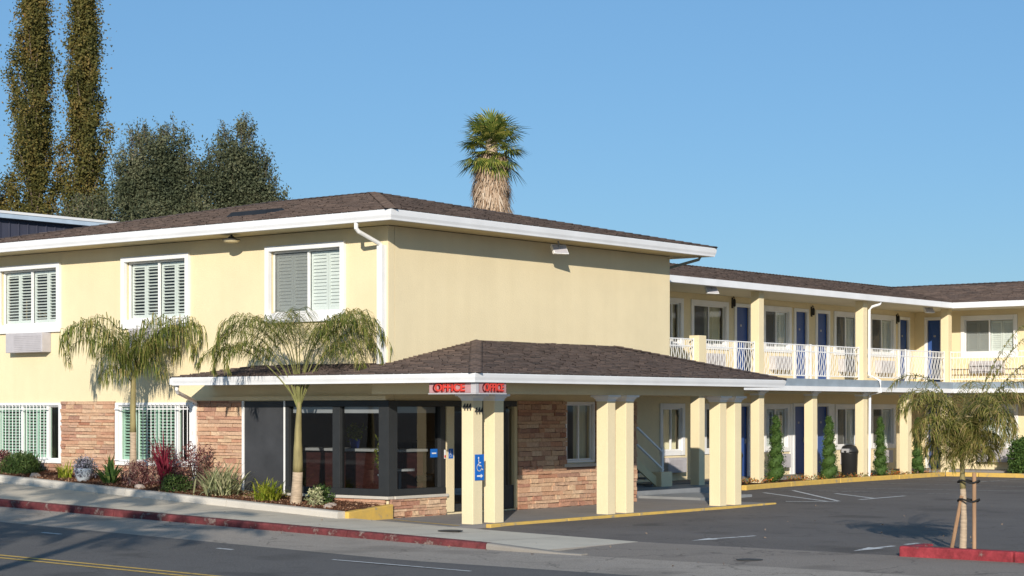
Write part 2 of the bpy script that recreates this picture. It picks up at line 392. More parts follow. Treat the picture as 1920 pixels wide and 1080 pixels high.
def louvers(face, u0, u1, z0, z1, tilt, parent, mat, npan=2, pitch=.066, d=-.12):
    mb = MB(); w = (u1 - u0) / npan
    for k in range(npan):
        a, b = u0 + k * w + .004, u0 + (k + 1) * w - .004
        ring(face, mb, a, b, z0, z1, .05, d - .02, d + .02, .07, .08)
        n = int((z1 - z0 - .15) / pitch); zz = z0 + .08
        for i in range(n):
            zc = zz + (i + .5) * (z1 - z0 - .15) / n; t = tilt + random.uniform(-.04, .04)
            h = .036; dz = h * math.sin(t); dd = h * math.cos(t); th = .006
            p = [face.p(a + .05, zc - dz, d + dd), face.p(b - .05, zc - dz, d + dd), face.p(b - .05, zc + dz, d - dd), face.p(a + .05, zc + dz, d - dd)]
            q = [(x, y, z + th) for x, y, z in p]
            mb.prism(p, q)
    return mb.build('shutter', mat, parent, kind='stuff')
def window(face, u0, u1, z0, z1, parent, tilt=.5, trim=.14, proud=.05, style=('louver', 'louver'), glassm='glass', bott=None, shut='palegreen', framem='white', deep=0.):
    """sliding window: trim round the opening, two sashes, panes, shutters"""
    w = thing('window', face.p((u0 + u1) / 2, z0, 0), None, None, parent=parent)
    mb = MB(); ring(face, mb, u0, u1, z0, z1, trim, -.03, proud, None, bott if bott else trim)
    mb.build('trim', M[framem], w, bevel=.006)
    a, b, c, d = u0 + trim, u1 - trim, z0 + (bott or trim), z1 - trim
    mid = (a + b) / 2
    mb = MB(); ring(face, mb, a, b, c, d, .035, -.085 - deep, -.035 - deep); face.box(mb, mid - .022, mid + .022, c + .035, d - .035, -.08 - deep, -.028 - deep)
    mb.build('frame', M['white'], w)
    for k, (p, q) in enumerate(((a + .035, mid - .022), (mid + .022, b - .035))):
        g = MB(); g.quad(face.p(p, c + .035, -.06 - deep), face.p(q, c + .035, -.06 - deep), face.p(q, d - .035, -.06 - deep), face.p(p, d - .035, -.06 - deep))
        g.build('pane', M[glassm], w)
        s = style[k]
        if 'screen' in s:
            g = MB(); g.quad(face.p(p, c + .035, -.04 - deep), face.p(q, c + .035, -.04 - deep), face.p(q, d - .035, -.04 - deep), face.p(p, d - .035, -.04 - deep)); g.build('insect_screen', M['screen'], w)
        if s == 'screenshut': s = 'shut'
        if s in ('louver', 'shut'):
            louvers(face, p, q, c + .03, d - .05, tilt if s == 'louver' else 1.15, w, M[shut], 2 if (q - p) > .55 else 1, d=-.12 - deep)
        elif s == 'curtain':
            cm = MB(); n = 14
            for i in range(n):
                x0 = p + (q - p) * i / n; x1 = p + (q - p) * (i + 1) / n; e0 = -.2 + .03 * math.sin(i * 1.9); e1 = -.2 + .03 * math.sin((i + 1) * 1.9)
                cm.quad(face.p(x0, c, e0), face.p(x1, c, e1), face.p(x1, d, e1), face.p(x0, d, e0))
            cm.build('curtain', M['curtain'], w)
    return w
def door(face, u0, u1, z0, z1, parent, mat='blue', trim=.1):
    w = thing('door', face.p((u0 + u1) / 2, z0, 0), None, None, parent=parent)
    mb = MB(); face.box(mb, u0, u0 + trim, z0, z1, -.03, .04); face.box(mb, u1 - trim, u1, z0, z1, -.03, .04); face.box(mb, u0 + trim, u1 - trim, z1 - trim, z1, -.03, .04)
    mb.build('door_frame', M['white'], w, bevel=.005)
    mb = MB(); face.box(mb, u0 + trim, u1 - trim, z0 + .01, z1 - trim, -.09, -.05)
    p0, p1 = u0 + trim + .1, u1 - trim - .1
    mb.build('door_leaf', M[mat], w)
    h = MB(); face.box(h, u1 - trim - .10, u1 - trim - .05, z0 + .95, z0 + 1.08, -.05, -.02); h.build('handle', M['grey'], w)
    h = MB(); face.box(h, (u0 + u1) / 2 - .04, (u0 + u1) / 2 + .04, z0 + 1.5, z0 + 1.56, -.05, -.042); h.build('number_plate', M['grey'], w)
    return w

# shingle courses on a convex polygon given in (s,t) with a map to 3D
def shingles(mb, poly, mp, expo=.145, wid=.3, seed=1):
    rg = random.Random(seed)
    tmin = min(p[1] for p in poly); tmax = max(p[1] for p in poly); t = tmin
    def span(tt):
        xs = []
        for i in range(len(poly)):
            (a, b), (c, d) = poly[i], poly[(i + 1) % len(poly)]
            if (b - tt) * (d - tt) <= 0 and b != d: xs.append(a + (c - a) * (tt - b) / (d - b))
        return (min(xs), max(xs)) if len(xs) > 1 else None
    while t < tmax - .01:
        t2 = min(t + expo, tmax); S = span(t + 1e-4)
        S2 = span(t2 - 1e-4)
        if S and S2:
            x = S[0] - rg.random() * wid * .0
            while x < S[1] - 1e-3:
                w = wid * rg.uniform(.5, 1.25); x2 = min(x + w, S[1])
                lo = .016 + rg.random() * .014; drop = rg.uniform(-.012, .012) if t > tmin + .01 else .0
                a0, a1 = x + .004, x2 - .004
                b0, b1 = max(a0, S2[0]), min(a1, S2[1])
                if b1 < b0: b0 = b1 = (S2[0] if b1 < S2[0] else S2[1])
                A = mp(a0, t + drop, lo); B = mp(a1, t + drop, lo); Cc = mp(b1, t2 + .01, .004); D = mp(b0, t2 + .01, .004)
                A2 = mp(a0, t + drop, -.002); B2 = mp(a1, t + drop, -.002)
                mb.quad(A, B, Cc, D); mb.quad(A2, B2, B, A)
                x = x2
        t = t2
def plane_map(axis, s0, t0, z0, pitch, sgn=1):
    """axis 'X': eave runs along Y, t = distance inward along +X (sgn) ; axis 'Y': eave along X"""
    def f(s, t, h):
        z = z0 + pitch * t + h
        if axis == 'X': return (t0 + sgn * t, s, z)
        return (s, t0 + sgn * t, z)
    return f

# ================================================================== GROUND
def cl(x, a, b): return max(a, min(b, x))
def z_kerb(Y):
    if Y > -5.6: return -.05 + .025 * (Y + 6)
    return -.04 - .09 * cl((-5.6 - Y) / 1.6, 0, 1)
def z_gut(Y): return -.15 + .022 * max(0, Y + 6)
def z_aedge(Y): return -.15 + .021 * max(0, Y + 6)
def z_mid(Y): return -.145 + .011 * max(0, Y + 6)
def z_back(Y):
    if Y > -.4: return .03 + .044 * (Y + .4)
    if Y > -2.5: return .03 - .06 * (-.4 - Y) / 2.1
    return -.03 - .09 * cl((-2.5 - Y) / 4.3, 0, 1)
def z_lot(X): return -.12 + .045 * cl((X + 1.25) / 1.5, 0, 1) + .075 * cl((X - 8) / 7, 0, 1)
def sheet(name, cols, Ys, mat, **pr):
    mb = MB(); n = len(cols)
    for Y in Ys:
        for X, f in cols: mb.v.append((X, Y, f(Y)))
    for j in range(len(Ys) - 1):
        for i in range(n - 1):
            mb.f.append((j * n + i, j * n + i + 1, (j + 1) * n + i + 1, (j + 1) * n + i)); mb.mi.append(0)
    return mb.build(name, mat, smooth=True, **pr)
YS = [-60, -40, -25, -16, -12, -9, -8, -7.2, -6.8, -6.4, -5.6, -5, -4, -3, -2, -1, -.4, 0, 2, 4, 6, 8, 10, 12, 15, 20, 30, 45]
g = MB(); g.quad((-900, -900, -.75), (1500, -900, -.75), (1500, 1500, -.75), (-900, 1500, -.75)); g.build('ground', M['apron'], kind='structure')
sheet('road', [(-22, lambda Y: z_mid(Y) - .05), (-14, lambda Y: z_mid(Y) - .01), (-10, z_mid), (-6.3, z_aedge)], YS, M['road'], kind='structure')
sheet('road_shoulder', [(-6.3, z_aedge), (-5, lambda Y: (z_aedge(Y) + z_gut(Y)) / 2 - .01), (-3.93, z_gut)], YS, M['shoulder'], kind='structure')
sheet('far_pavement', [(-30, lambda Y: -.05), (-22.0, lambda Y: -.05)], YS, M['walk'], kind='structure')
sheet('pavement', [(-3.8, z_kerb), (-2.7, lambda Y: .5 * z_kerb(Y) + .5 * z_back(Y)), (-1.25, z_back)], [y for y in YS if y >= -6.8], M['walk'], kind='structure')
# scored joints in the pavement
mb = MB()
for y in np.arange(-5.4, 26, 1.55):
    for (xa, za, xb, zb) in ((-3.78, z_kerb, -2.7, None), (-2.7, None, -1.6, z_back)):
        f = lambda X: (z_kerb(y) + (.5 * z_kerb(y) + .5 * z_back(y) - z_kerb(y)) * (X + 3.8) / 1.1) if X <= -2.7 else (.5 * z_kerb(y) + .5 * z_back(y)) + (.5 * z_back(y) - .5 * z_kerb(y)) * (X + 2.7) / 1.45
        mb.quad((xa, y - .008, f(xa) + .004), (xb, y - .008, f(xb) + .004), (xb, y + .008, f(xb) + .004), (xa, y + .008, f(xa) + .004))
mb.build('pavement_joints', M['mortar'], kind='structure')
sheet('driveway_apron', [(-3.93, z_gut), (-2.6, lambda Y: -.128), (-1.25, lambda Y: -.121)], [y for y in YS if y <= -6.4], M['apron'], kind='structure')
mb = MB(); xs = [-1.25, .25, 4, 8, 10, 12, 15, 30, 60]; ys = [-60, -20, -6.8, -3, 3]
for i in range(len(xs) - 1):
    for j in range(len(ys) - 1):
        mb.quad((xs[i], ys[j], z_lot(xs[i]) - .001), (xs[i + 1], ys[j], z_lot(xs[i + 1]) - .001), (xs[i + 1], ys[j + 1], z_lot(xs[i + 1]) - .001), (xs[i], ys[j + 1], z_lot(xs[i]) - .001))
mb.build('parking_lot', M['lot'], kind='structure')
# kerbs as separate cast lengths
def kerb_run(name, x0, x1, y0, y1, zt, zb, mat, seg=3.05):
    par = thing(name, (x0, y0, 0), None, None, kind='structure'); y = y0
    while y < y1 - .05:
        yb = min(y + seg, y1); n = 5; mb = MB(); rows = []
        for k in range(n + 1):
            yy = y + .006 + (yb - y - .012) * k / n; jx = random.uniform(-.006, .006); t = zt(yy) + .003
            rows.append([(x0 + jx - .015, yy, zb(yy) - .25), (x0 + jx, yy, t - .035), (x0 + jx + .012, yy, t - .01), (x0 + jx + .035, yy, t), (x1, yy, t), (x1, yy, t - .4)])
        for a, b in zip(rows, rows[1:]):
            for i in range(5): mb.quad(a[i], b[i], b[i + 1], a[i + 1])
        mb.poly(rows[0]); mb.poly(list(reversed(rows[-1])))
        mb.build('kerb_stone', mat, par); y = yb
    return par
kerb_run('red_kerb', -3.95, -3.78, -5.7, 34, z_kerb, z_gut, M['redworn'])
kerb_run('dropped_kerb', -3.95, -3.78, -7.6, -5.7, z_kerb, z_gut, M['kerbdull'])
mb = MB()
for (xa, za), (xb, zb_) in zip(((-3.8, z_kerb(-6.8)), (-2.7, .5 * z_kerb(-6.8) + .5 * z_back(-6.8))), ((-2.7, .5 * z_kerb(-6.8) + .5 * z_back(-6.8)), (-1.25, z_back(-6.8)))): mb.quad((xa, -6.8, za), (xb, -6.8, zb_), (xb, -6.83, zb_ - .12), (xa, -6.83, za - .12))
mb.build('pavement_edge', M['kerbdull'], kind='structure')
kerb_run('planter_kerb', -1.62, -1.42, -.2, 26, lambda Y: z_back(Y) + .13, lambda Y: z_back(Y), M['kerbgrey'])
mb = MB(); mb.prism([(-1.42, -.28, -.2), (-.02, -.16, -.2), (-.02, .0, -.2), (-1.42, -.1, -.2)], [(-1.42, -.28, .16), (-.02, -.16, .25), (-.02, .0, .25), (-1.42, -.1, .16)])
mb.build('yellow_planter_kerb', M['yellow'], kind='structure', bevel=.02)
# thin yellow edge of the porch step left of the first columns
mb = MB(); mb.prism([(-1.2, -.5, 0), (-.15, -.45, 0), (-.9, -3.0, -.02), (-1.0, -3.0, -.02)][::-1], [(-1.2, -.5, .031), (-1.1, -.5, .034), (-.9, -3.0, .012), (-1.0, -3.0, .012)][::-1])
# soil
zs_ = lambda Y: z_back(Y) + .10
sheet('planting_bed', [(-1.45, zs_), (-.8, lambda Y: zs_(Y) + .06), (.0, lambda Y: zs_(Y) + .08)], [-.15, 0, 2, 4, 6, 8, 10, 12, 15, 20, 26], M['mulch'], kind='structure')
P = []
for i in range(5200):
    Y = RNG.uniform(-.1, 13); X = RNG.uniform(-1.4, -.05); P.append((X, Y, zs_(Y) + .04 + .05 * (X + 1.4) / 1.4))
o = quadcloud('bark_chips', leaves(P, 1, .01, .05, .025), perobj('chips', [(0, (.05, .02, .013)), (.6, (.17, .08, .045)), (1, (.36, .24, .16))], .9, 0, 'Island', transl=.02), kind='stuff')
# porch floor with yellow edge
mb = MB(); mb.box(-1.3, 9.9, -2.7, 3.68, -.4, -.03); mb.box(9.9, 27.9, 2.5, 3.68, -.3, .16); mb.build('porch_floor', M['porchfloor'], kind='structure')
mb = MB(); mb.box(9.905, 12.2, -.8, .95, -.3, .03); mb.box(8.2, 14.6, 1.0, 3.0, -.3, .13); mb.build('stair_landing', M['floorpaint'], kind='structure')
kp = thing('yellow_kerb', (0, -3.2, 0), None, None, kind='structure')
x = -.3
while x < 9.9:
    x2 = min(x + 2.4, 9.95); mb = MB(); mb.box(x + .004, x2 - .004, -2.82, -2.7, -.4, -.027 + random.uniform(0, .004)); mb.build('kerb_stone', M['yellow'], kp, bevel=.015); x = x2
kp = thing('yellow_kerb', (12, 1.2, 0), None, None, kind='structure')
pts = [(14.7, .9), (17.5, 1.2), (20.6, 1.4), (24.2, 1.4), (27.3, 1.4), (27.5, .4), (27.5, -3), (27.5, -10)]
for a, b in zip(pts, pts[1:]):
    d = Vector((b[0] - a[0], b[1] - a[1], 0)).normalized(); nn = Vector((-d.y, d.x, 0)) * .15
    mb = MB(); A = Vector((a[0], a[1], 0)) + d * .004; B = Vector((b[0], b[1], 0)) - d * .004
    bot = [A, B, B + nn, A + nn]; mb.prism([(p.x, p.y, -.3) for p in bot], [(p.x, p.y, .125) for p in bot]); mb.build('kerb_stone', M['yellow'], kp, bevel=.02)
mb = MB()
mb.poly([(14.7, 1.1, .10), (17.5, 1.35, .10), (20.6, 1.55, .10), (27.4, 1.55, .10), (27.9, 2.52, .10), (14.7, 2.52, .10)])
mb.poly([(27.64, 1.5, .10), (27.64, -12, .10), (28.4, -12, .10), (28.4, 1.5, .10)])
mb.build('wing_planting_strip', M['mulch'], kind='structure')
mb = MB(); mb.box(28.4, 29.8, -12, 3.7, -.3, .16); mb.box(27.9, 29.8, 2.5, 3.68, -.3, .157); mb.build('rear_walkway', M['porchfloor'], kind='structure')
# painted markings
def mark(name, mat, segs, zf):
    mb = MB()
    for (x0, y0, x1, y1, w) in segs:
        d = Vector((x1 - x0, y1 - y0)); L = d.length; d /= L; nn = Vector((-d.y, d.x)) * w / 2; k = max(1, int(L / 2))
        for i in range(k):
            a = Vector((x0, y0)) + d * L * i / k; b = Vector((x0, y0)) + d * L * (i + 1) / k
            mb.quad(*[(q.x, q.y, zf(q.x, q.y) + .005) for q in (a - nn, b - nn, b + nn, a + nn)])
    return mb.build(name, mat, kind='structure')
lz = lambda X, Y: z_lot(X)
mark('yellow_edge_line', M['yellow'], [(-.3, -.35, -.95, -2.6, .07)], lambda X, Y: -.03)
def rz(X, Y): return z_mid(Y) + (z_aedge(Y) - z_mid(Y)) * cl((X + 10) / 3.7, 0, 1) if X > -10 else z_mid(Y) + .0025 * (X + 10)
mark('yellow_centre_line', M['yellowmark'], [(-9.95, y, -9.95, y + 4, .1) for y in range(-60, 40, 4)] + [(-10.22, y, -10.22, y + 4, .1) for y in range(-60, 40, 4)], rz)
mark('lane_dashes', M['whitemark'], [(-7.1, y, -7.1, y + 2.6, .075) for y in (-32.4, -23.6, -14.8)] + [(-7.2, -8.1, -7.05, -5.3, .07), (-7.0, -3.1, -7.0, -2.75, .09), (-7.1, 1.0, -7.1, 1.5, .09), (-7.1, 9, -7.1, 11.6, .075)], rz)
mark('bay_lines', M['whitemark'], [(13.9, -.1, 11.4, -3.3, .1), (15.2, -.2, 11.6, -3.5, .1), (10.9, -2.5, 11.4, -3.6, .12), (14.5, -1.8, 13.1, -3.6, .1), (12.4, -3.6, 14.4, -3.75, .12)], lz)
mark('faded_bay_lines', M['fadedmark'], [(17.2, -.0, 18.7, -5.6, .12), (20.9, .6, 21.2, -4.6, .12), (24, .7, 24.3, -4.8, .12), (15.2, .6, 15.9, -4.2, .12)] + [(22.0, y, 27.2, y, .12) for y in (-1.5, -4.3, -7.1)], lz)
def blob(name, mat, outline, zf, **k):
    mb = MB(); mb.poly([(a, b, zf(a, b) + .005) for a, b in outline]); return mb.build(name, mat, **k)
def arrow(name, x0, y0, x1, y1, w):
    d = Vector((x1 - x0, y1 - y0)); L = d.length; d /= L; n = Vector((-d.y, d.x)); P0 = Vector((x0, y0)); out = []
    for t, s in ((0, 0), (.35, 1.8), (.35, .6), (1, .6), (1, -.6), (.35, -.6), (.35, -1.8)):
        q = P0 + d * L * t + n * w * s; out.append((q.x, q.y))
    return blob(name, M['whitemark'], out, lz, kind='structure')
arrow('painted_arrow', -.72, -7.50, .62, -7.93, .08)
arrow('painted_arrow', -1.0, -10.68, .75, -10.92, .085)
# utility covers
def disc(name, x, y, z, r, label):
    mb = MB(); mb.lathe(x, y, [(r, z), (r, z + .006), (r * .93, z + .008)], 24); mb.lathe(x, y, [(r * .8, z + .008), (r * .78, z + .011)], 24)
    recenter(mb.build(name, M['iron'], label=label, cat='utility cover'))
disc('utility_cover', -2.3, -3.55, .5 * z_kerb(-3.5) + .5 * z_back(-3.5) + .004, .22, 'round iron utility cover set in the pavement in front of the office corner')
disc('utility_cover', -3.2, -10.15, -.135, .2, 'dark round utility cover in the driveway apron near the bottom edge')
C = np.stack([RNG.uniform(-6, 12, 130), RNG.uniform(-16, 6, 130), np.zeros(130)], 1)
def gz(X, Y):
    if X < -6.3: return rz(X, Y)
    if X < -3.95: return z_aedge(Y) + (z_gut(Y) - z_aedge(Y)) * (X + 6.3) / 2.35
    if X < -1.3: return (.5 * z_kerb(Y) + .5 * z_back(Y)) if Y > -6.5 else -.13
    return z_lot(X) if Y < -2.9 else None
keep = []
for X_, Y_, _ in C:
    if X_ < -3.2 and RNG.random() < .6: X_ = -4.0 - abs(RNG.normal(0, .25))
    z_ = gz(X_, Y_)
    if z_ is not None: keep.append((X_, Y_, z_ + .012))
quadcloud('fallen_leaves', leaves(keep, 1, .003, .05, .03), M['bark'], kind='stuff')
# red island
z0i = -.1
kp = thing('red_island_kerb', (-2.45, -12.1, -.1), None, None, kind='structure')
y = -11.65
while y > -20:
    y2 = y - 1.83; mb = MB(); mb.box(-1.38, -1.2, y2 + .006, y - .006, -.3, .03 + random.uniform(0, .006)); mb.build('kerb_stone', M['red'], kp, bevel=.025); y = y2
mb = MB(); mb.box(-1.19, -.55, -11.83, -11.655, -.3, .03); mb.build('kerb_stone', M['red'], kp, bevel=.025)
mb = MB(); mb.box(-1.19, -.6, -20, -11.84, -.3, -.0); mb.build('island_soil', M['lot'], kind='structure')

# ================================================================== FRONT BLOCK
main = thing('motel_building', (5, 6, 0), 'two storey cream motel front block with brown hipped roof and columned office porch', 'building')
LW = [(10.06, 12.42), (5.71, 7.92), (1.14, 3.38)]           # upper windows on the street side
UZ0, UZ1 = 3.86, 5.44
holesL = [(a + .1, b - .1, UZ0 + .15, UZ1 - .1) for a, b in LW]
holesL += [(10.06, 12.5, .92, 2.2), (5.64, 8.1, .92, 2.2), (.0, 2.80, .42, 2.26)]
wall(FL, 0.0, 13.3, -.3, 5.68, .18, holesL, 'wall', M['stucco'], main)
holesR = [(.18, 1.66, .42, 2.26), (1.95, 3.95, .0, 2.26), (5.76, 6.76, .94, 2.24), (8.4, 9.82, -.3, 2.62)]
wall(FR, 0.19, 9.82, -.3, 5.68, .18, holesR, 'wall', M['stucco'], main)
wall(Face('X', 9.82), .185, 13.115, 2.62, 5.68, -.18, [], 'wall', M['stucco'], main)
wall(Face('Y', 13.3), .185, 9.82, -.3, 5.68, -.18, [], 'wall', M['stucco'], main)
# floors and partitions inside
mb = MB(); mb.box(.19, 9.80, .19, 13.1, 2.62, 2.86); mb.box(.19, 9.8, .19, 13.1, 5.62, 5.66); mb.build('floor_slab', M['soffit'], main)
mb = MB(); mb.box(7.5, 7.7, .19, 3.7, .02, 2.6); mb.box(.2, 7.5, 5.3, 5.45, .02, 2.6); mb.box(.2, 9.6, 4.5, 4.6, 2.9, 5.6); mb.box(.2, 9.6, 9, 9.1, 2.9, 5.6); mb.box(.2, 9.6, 9, 9.1, .3, 2.6); mb.box(2.2, 2.3, 4.6, 13, 2.9, 5.6); mb.box(2.2, 2.3, 5.5, 13, .0, 2.6)
mb.build('partition', M['lobbywall'], main)
# upper windows
for i, (a, b) in enumerate(LW):
    window(FL, a, b, UZ0, UZ1, main, tilt=.42, trim=.11, proud=.07, bott=.2, deep=.05, style=(('shut', 'screenshut') if i == 2 else ('louver', 'louver')), shut='palegreen')
# sill board under each upper window is part of the trim; lower windows
def low_window(a, b):
    w = thing('window', (0, (a + b) / 2, .9), None, None, parent=main)
    mb = MB(); ring(FL, mb, a, b, .86, 2.24, .1, -.05, .04, .06, .08)
    k1 = b - .55 if a < 6 else b - 1.0; k2 = a + .5
    mb2 = MB(); FL.box(mb2, k1 - .05, k1, .94, 2.18, -.09, .0); FL.box(mb2, k2, k2 + .08, .94, 2.18, -.09, .0); ring(FL, mb2, a + .1, b - .1, .94, 2.18, .035, -.085, -.03)
    mb.build('trim', M['white'], w, bevel=.006); mb2.build('frame', M['white'], w)
    for p, q in ((a + .1, k2), (k2 + .08, k1 - .05), (k1, b - .1)):
        g = MB(); g.quad(FL.p(p, .94, -.06), FL.p(q, .94, -.06), FL.p(q, 2.18, -.06), FL.p(p, 2.18, -.06)); g.build('pane', M['greenglass'], w)
    louvers(FL, k2 + .1, k1 - .06, .98, 2.15, .45, w, M['palegreen'], 2)
    louvers(FL, k1 + .02, b - .12, .98, 2.15, .45, w, M['palegreen'], 1)
    gr = MB(); n = int((b - a - .7) / .13)
    for i in range(n + 1):
        u = a + .55 + i * .13 if a > 6 else a + .1 + i * .13
        if u > b - .1: break
        gr.tube([FL.p(u, .9, .09), FL.p(u, 2.22, .09)], .009, 5)
    lo = a + .45 if a > 6 else a + .05
    for z in (.98, 2.1): FL.box(gr, lo, b - .05, z - .012, z + .012, .08, .10)
    gr.build('security_grille', M['white'], w, kind='stuff')
low_window(10.02, 12.55); low_window(5.6, 8.14)
# stone facings
SM = []
for k in range(6):
    mb = MB(); rg = random.Random(k)
    n = 5; pts = [[(i / (n - 1) - .5, 0) for i in range(n)], ]
    # front face with an uneven edge
    j = lambda s: rg.uniform(-s, s)
    f = [(-.5 + j(.01), 1 + j(.2), -.5 + j(.07)), (-.1, 1 + j(.25), -.5 + j(.09)), (.5 + j(.01), 1 + j(.2), -.5 + j(.07)), (.5 + j(.01), 1 + j(.2), .5 + j(.07)), (.12, 1 + j(.25), .5 + j(.09)), (-.5 + j(.01), 1 + j(.2), .5 + j(.07))]
    b = [(x, 0, z) for x, y, z in f]
    mb.prism(b, f); me = bpy.data.meshes.new('stone'); me.from_pydata(mb.v, [], mb.f); me.materials.append(M['stone']); SM.append(me)
NST = [0]
def stones(face, u0, u1, z0f, z1, hole=None, seed=0, hmin=.05, hmax=.105):
    par = MB(); zl = z0f((u0 + u1) / 2) - .25
    if hole:
        face.box(par, u0, hole[0], zl, z1, .002, .022); face.box(par, hole[1], u1, zl, z1, .002, .022); face.box(par, hole[0], hole[1], zl, hole[2], .002, .022)
    else: face.box(par, u0, u1, zl, z1, .002, .022)
    P0 = par.build('stone_facing', M['mortar'], main)
    rg = random.Random(seed); z = min(z0f(u0), z0f(u1)) - .08
    while z < z1 - .02:
        h = min(rg.uniform(hmin, hmax), z1 - z)
        if z1 - z - h < .03: h = z1 - z
        u = u0
        while u < u1 - .02:
            L = rg.uniform(.22, .85) if h < .09 else rg.uniform(.15, .45)
            if u1 - u - L < .12: L = u1 - u
            a, b = u + .004, u + L - .004
            segs = [(a, b)]
            if hole and z + h > hole[2] and z < hole[3]:
                segs = []
                if a < hole[0]: segs.append((a, min(b, hole[0])))
                if b > hole[1]: segs.append((max(a, hole[1]), b))
            for p, q in segs:
                if q - p < .03 or z + h < z0f((p + q) / 2) - .05: continue
                hh = h * (.94 if rg.random() < .8 else .55)
                o = bpy.data.objects.new('stone', rg.choice(SM)); COL.objects.link(o); o.parent = P0; NST[0] += 1
                dep = rg.uniform(.025, .065)
                c = face.p((p + q) / 2, z + h / 2, .02)
                o.location = Vector(c) - wloc(P0)
                o.scale = (q - p, dep, h - .008)
                # unit stone: x along wall, y outward
                o.rotation_euler = (0, 0, PI) if face.o == 'Y' else (0, 0, PI / 2)
            u += L
        z += h
    return P0
zw = lambda u: z_back(u) + .15
z0R = lambda u: -.02
stones(FL, 8.16, 10.0, zw, 2.27, seed=1)
stones(FL, 4.06, 5.56, zw, 2.27, seed=2)
stones(FL, 10.02, 12.5, zw, .85, seed=3)
stones(FL, 5.6, 8.14, zw, .85, seed=4)
stones(FL, .05, 2.78, zw, .33, seed=5)
stones(FR, .02, 1.66, z0R, .34, seed=6)
# the porch wall, round the small window
stones(FR, 4.02, 8.38, z0R, 2.27, hole=(5.7, 6.82, .86, 2.28), seed=8, hmin=.06, hmax=.12)
mb = MB(); FL.box(mb, -.06, 2.84, .335, .395, -.1, .09); FR.box(mb, .12, 1.72, .335, .395, -.1, .09); mb.build('stone_cap', M['kerbgrey'], main, bevel=.01)
mb = MB(); FL.box(mb, 4.0, 4.06, .25, 2.27, 0, .06); FL.box(mb, 5.56, 5.6, .25, 2.27, 0, .05); FL.box(mb, 2.79, 2.83, .25, 2.27, 0, .06); mb.build('corner_trim', M['white'], main)
mb = MB(); FL.box(mb, 2.83, 4.0, .2, 2.26, .003, .035); mb.build('dark_panel', M['panel'], main)
mb = MB(); FL.box(mb, .0, 5.5, 2.275, 2.36, 0, .085); mb.build('lintel', M['stucco'], main)
# office storefront
sf = thing('storefront', (0, 0, .42), None, None, parent=main)
mb = MB()
FL.box(mb, -.06, 2.79, .40, .53, -.1, .06); FL.box(mb, -.06, 2.79, 2.15, 2.27, -.1, .05)
for a, b in ((1.26, 1.46), (2.70, 2.79)): FL.box(mb, a, b, .53, 2.15, -.1, .05)
mb.box(-.062, .2, -.062, .2, .40, 2.27)
FR.box(mb, .2, 1.66, .40, .53, -.1, .06); FR.box(mb, .2, 3.98, 2.15, 2.27, -.1, .05); FR.box(mb, 1.5, 1.66, .53, 2.15, -.1, .05)
mb.build('frame', M['dark'], sf, bevel=.006)
for f, a, b in ((FL, 1.46, 2.70), (FL, .2, 1.26), (FR, .2, 1.5)):
    g = MB(); g.quad(f.p(a, .53, -.03), f.p(b, .53, -.03), f.p(b, 2.15, -.03), f.p(a, 2.15, -.03)); g.build('pane', M['tinted'], sf)
    g = MB(); f.box(g, a + .03, b - .03, 2.02, 2.14, -.09, -.06); g.build('rolled_blind', M['white'], sf)
mb = MB(); FR.box(mb, 1.70, 1.94, .02, 2.15, -.15, .04); mb.build('door_jamb', M['stucco'], main)
dr = thing('door', (2.8, 0.2, .02), None, None, parent=main)
mb = MB(); ring(FR, mb, 1.96, 3.35, .02, 2.15, .09, -.16, -.1, .1, .14); FR.box(mb, 3.35, 3.62, .02, 2.15, -.18, .03); mb.build('frame', M['dark'], dr)
g = MB(); g.quad(FR.p(2.04, .12, -.13), FR.p(3.27, .12, -.13), FR.p(3.27, 2.06, -.13), FR.p(2.04, 2.06, -.13)); g.build('pane', M['tinted'], dr)
g = MB(); g.quad(FR.p(3.62, .5, -.03), FR.p(3.88, .5, -.03), FR.p(3.88, 2.1, -.03), FR.p(3.62, 2.1, -.03)); g.build('pane', M['tinted'], dr)
g = MB(); FR.box(g, 3.62, 3.9, .02, .5, -.1, .02); g.build('kick_panel', M['dark'], dr)
g = MB(); g.tube([FR.p(3.2, .9, -.07), FR.p(3.2, 1.25, -.07)], .015, 8); g.build('handle', M['grey'], dr)
mb = MB(); FR.box(mb, 3.9, 4.0, .02, 2.26, -.06, .04); mb.build('door_jamb', M['soffit'], main)
window(FR, 5.72, 6.8, .92, 2.26, main, trim=.05, proud=.03, style=('plainpane', 'curtain'), framem='white')
mb = MB(); FR.box(mb, 5.6, 6.92, .83, .9, 0, .09); mb.build('window_sill', M['kerbgrey'], main)
# main roof
E_ = .8
RX0, RX1, RY0, RY1 = -E_, 9.82 + E_, -E_, 13.3 + E_
ZF0, ZF1 = 5.69, 5.89
hw = (RX1 - RX0) / 2; rise = 1.2; pitch = rise / hw
rf = thing('roof', (5, 6, 5.7), None, None, parent=main)
mb = MB(); cx = (RX0 + RX1) / 2
A, B, Cc, D = (RX0, RY0, ZF1), (RX1, RY0, ZF1), (RX1, RY1, ZF1), (RX0, RY1, ZF1); P1 = (cx, RY0 + hw, ZF1 + rise); P2 = (cx, RY1 - hw, ZF1 + rise)
mb.poly([A, B, P1]); mb.poly([B, Cc, P2, P1]); mb.poly([Cc, D, P2]); mb.poly([D, A, P1, P2]); mb.build('roof_deck', M['ridgeb'], rf)
mb = MB()
shingles(mb, [(RY0, 0), (RY1, 0), (RY1 - hw, hw), (RY0 + hw, hw)], plane_map('X', 0, RX0, ZF1, pitch), seed=1)
shingles(mb, [(RX0, 0), (RX1, 0), (cx, hw)], plane_map('Y', 0, RY0, ZF1, pitch), seed=2)
mb.build('shingles', M['shingle'], rf, kind='stuff')
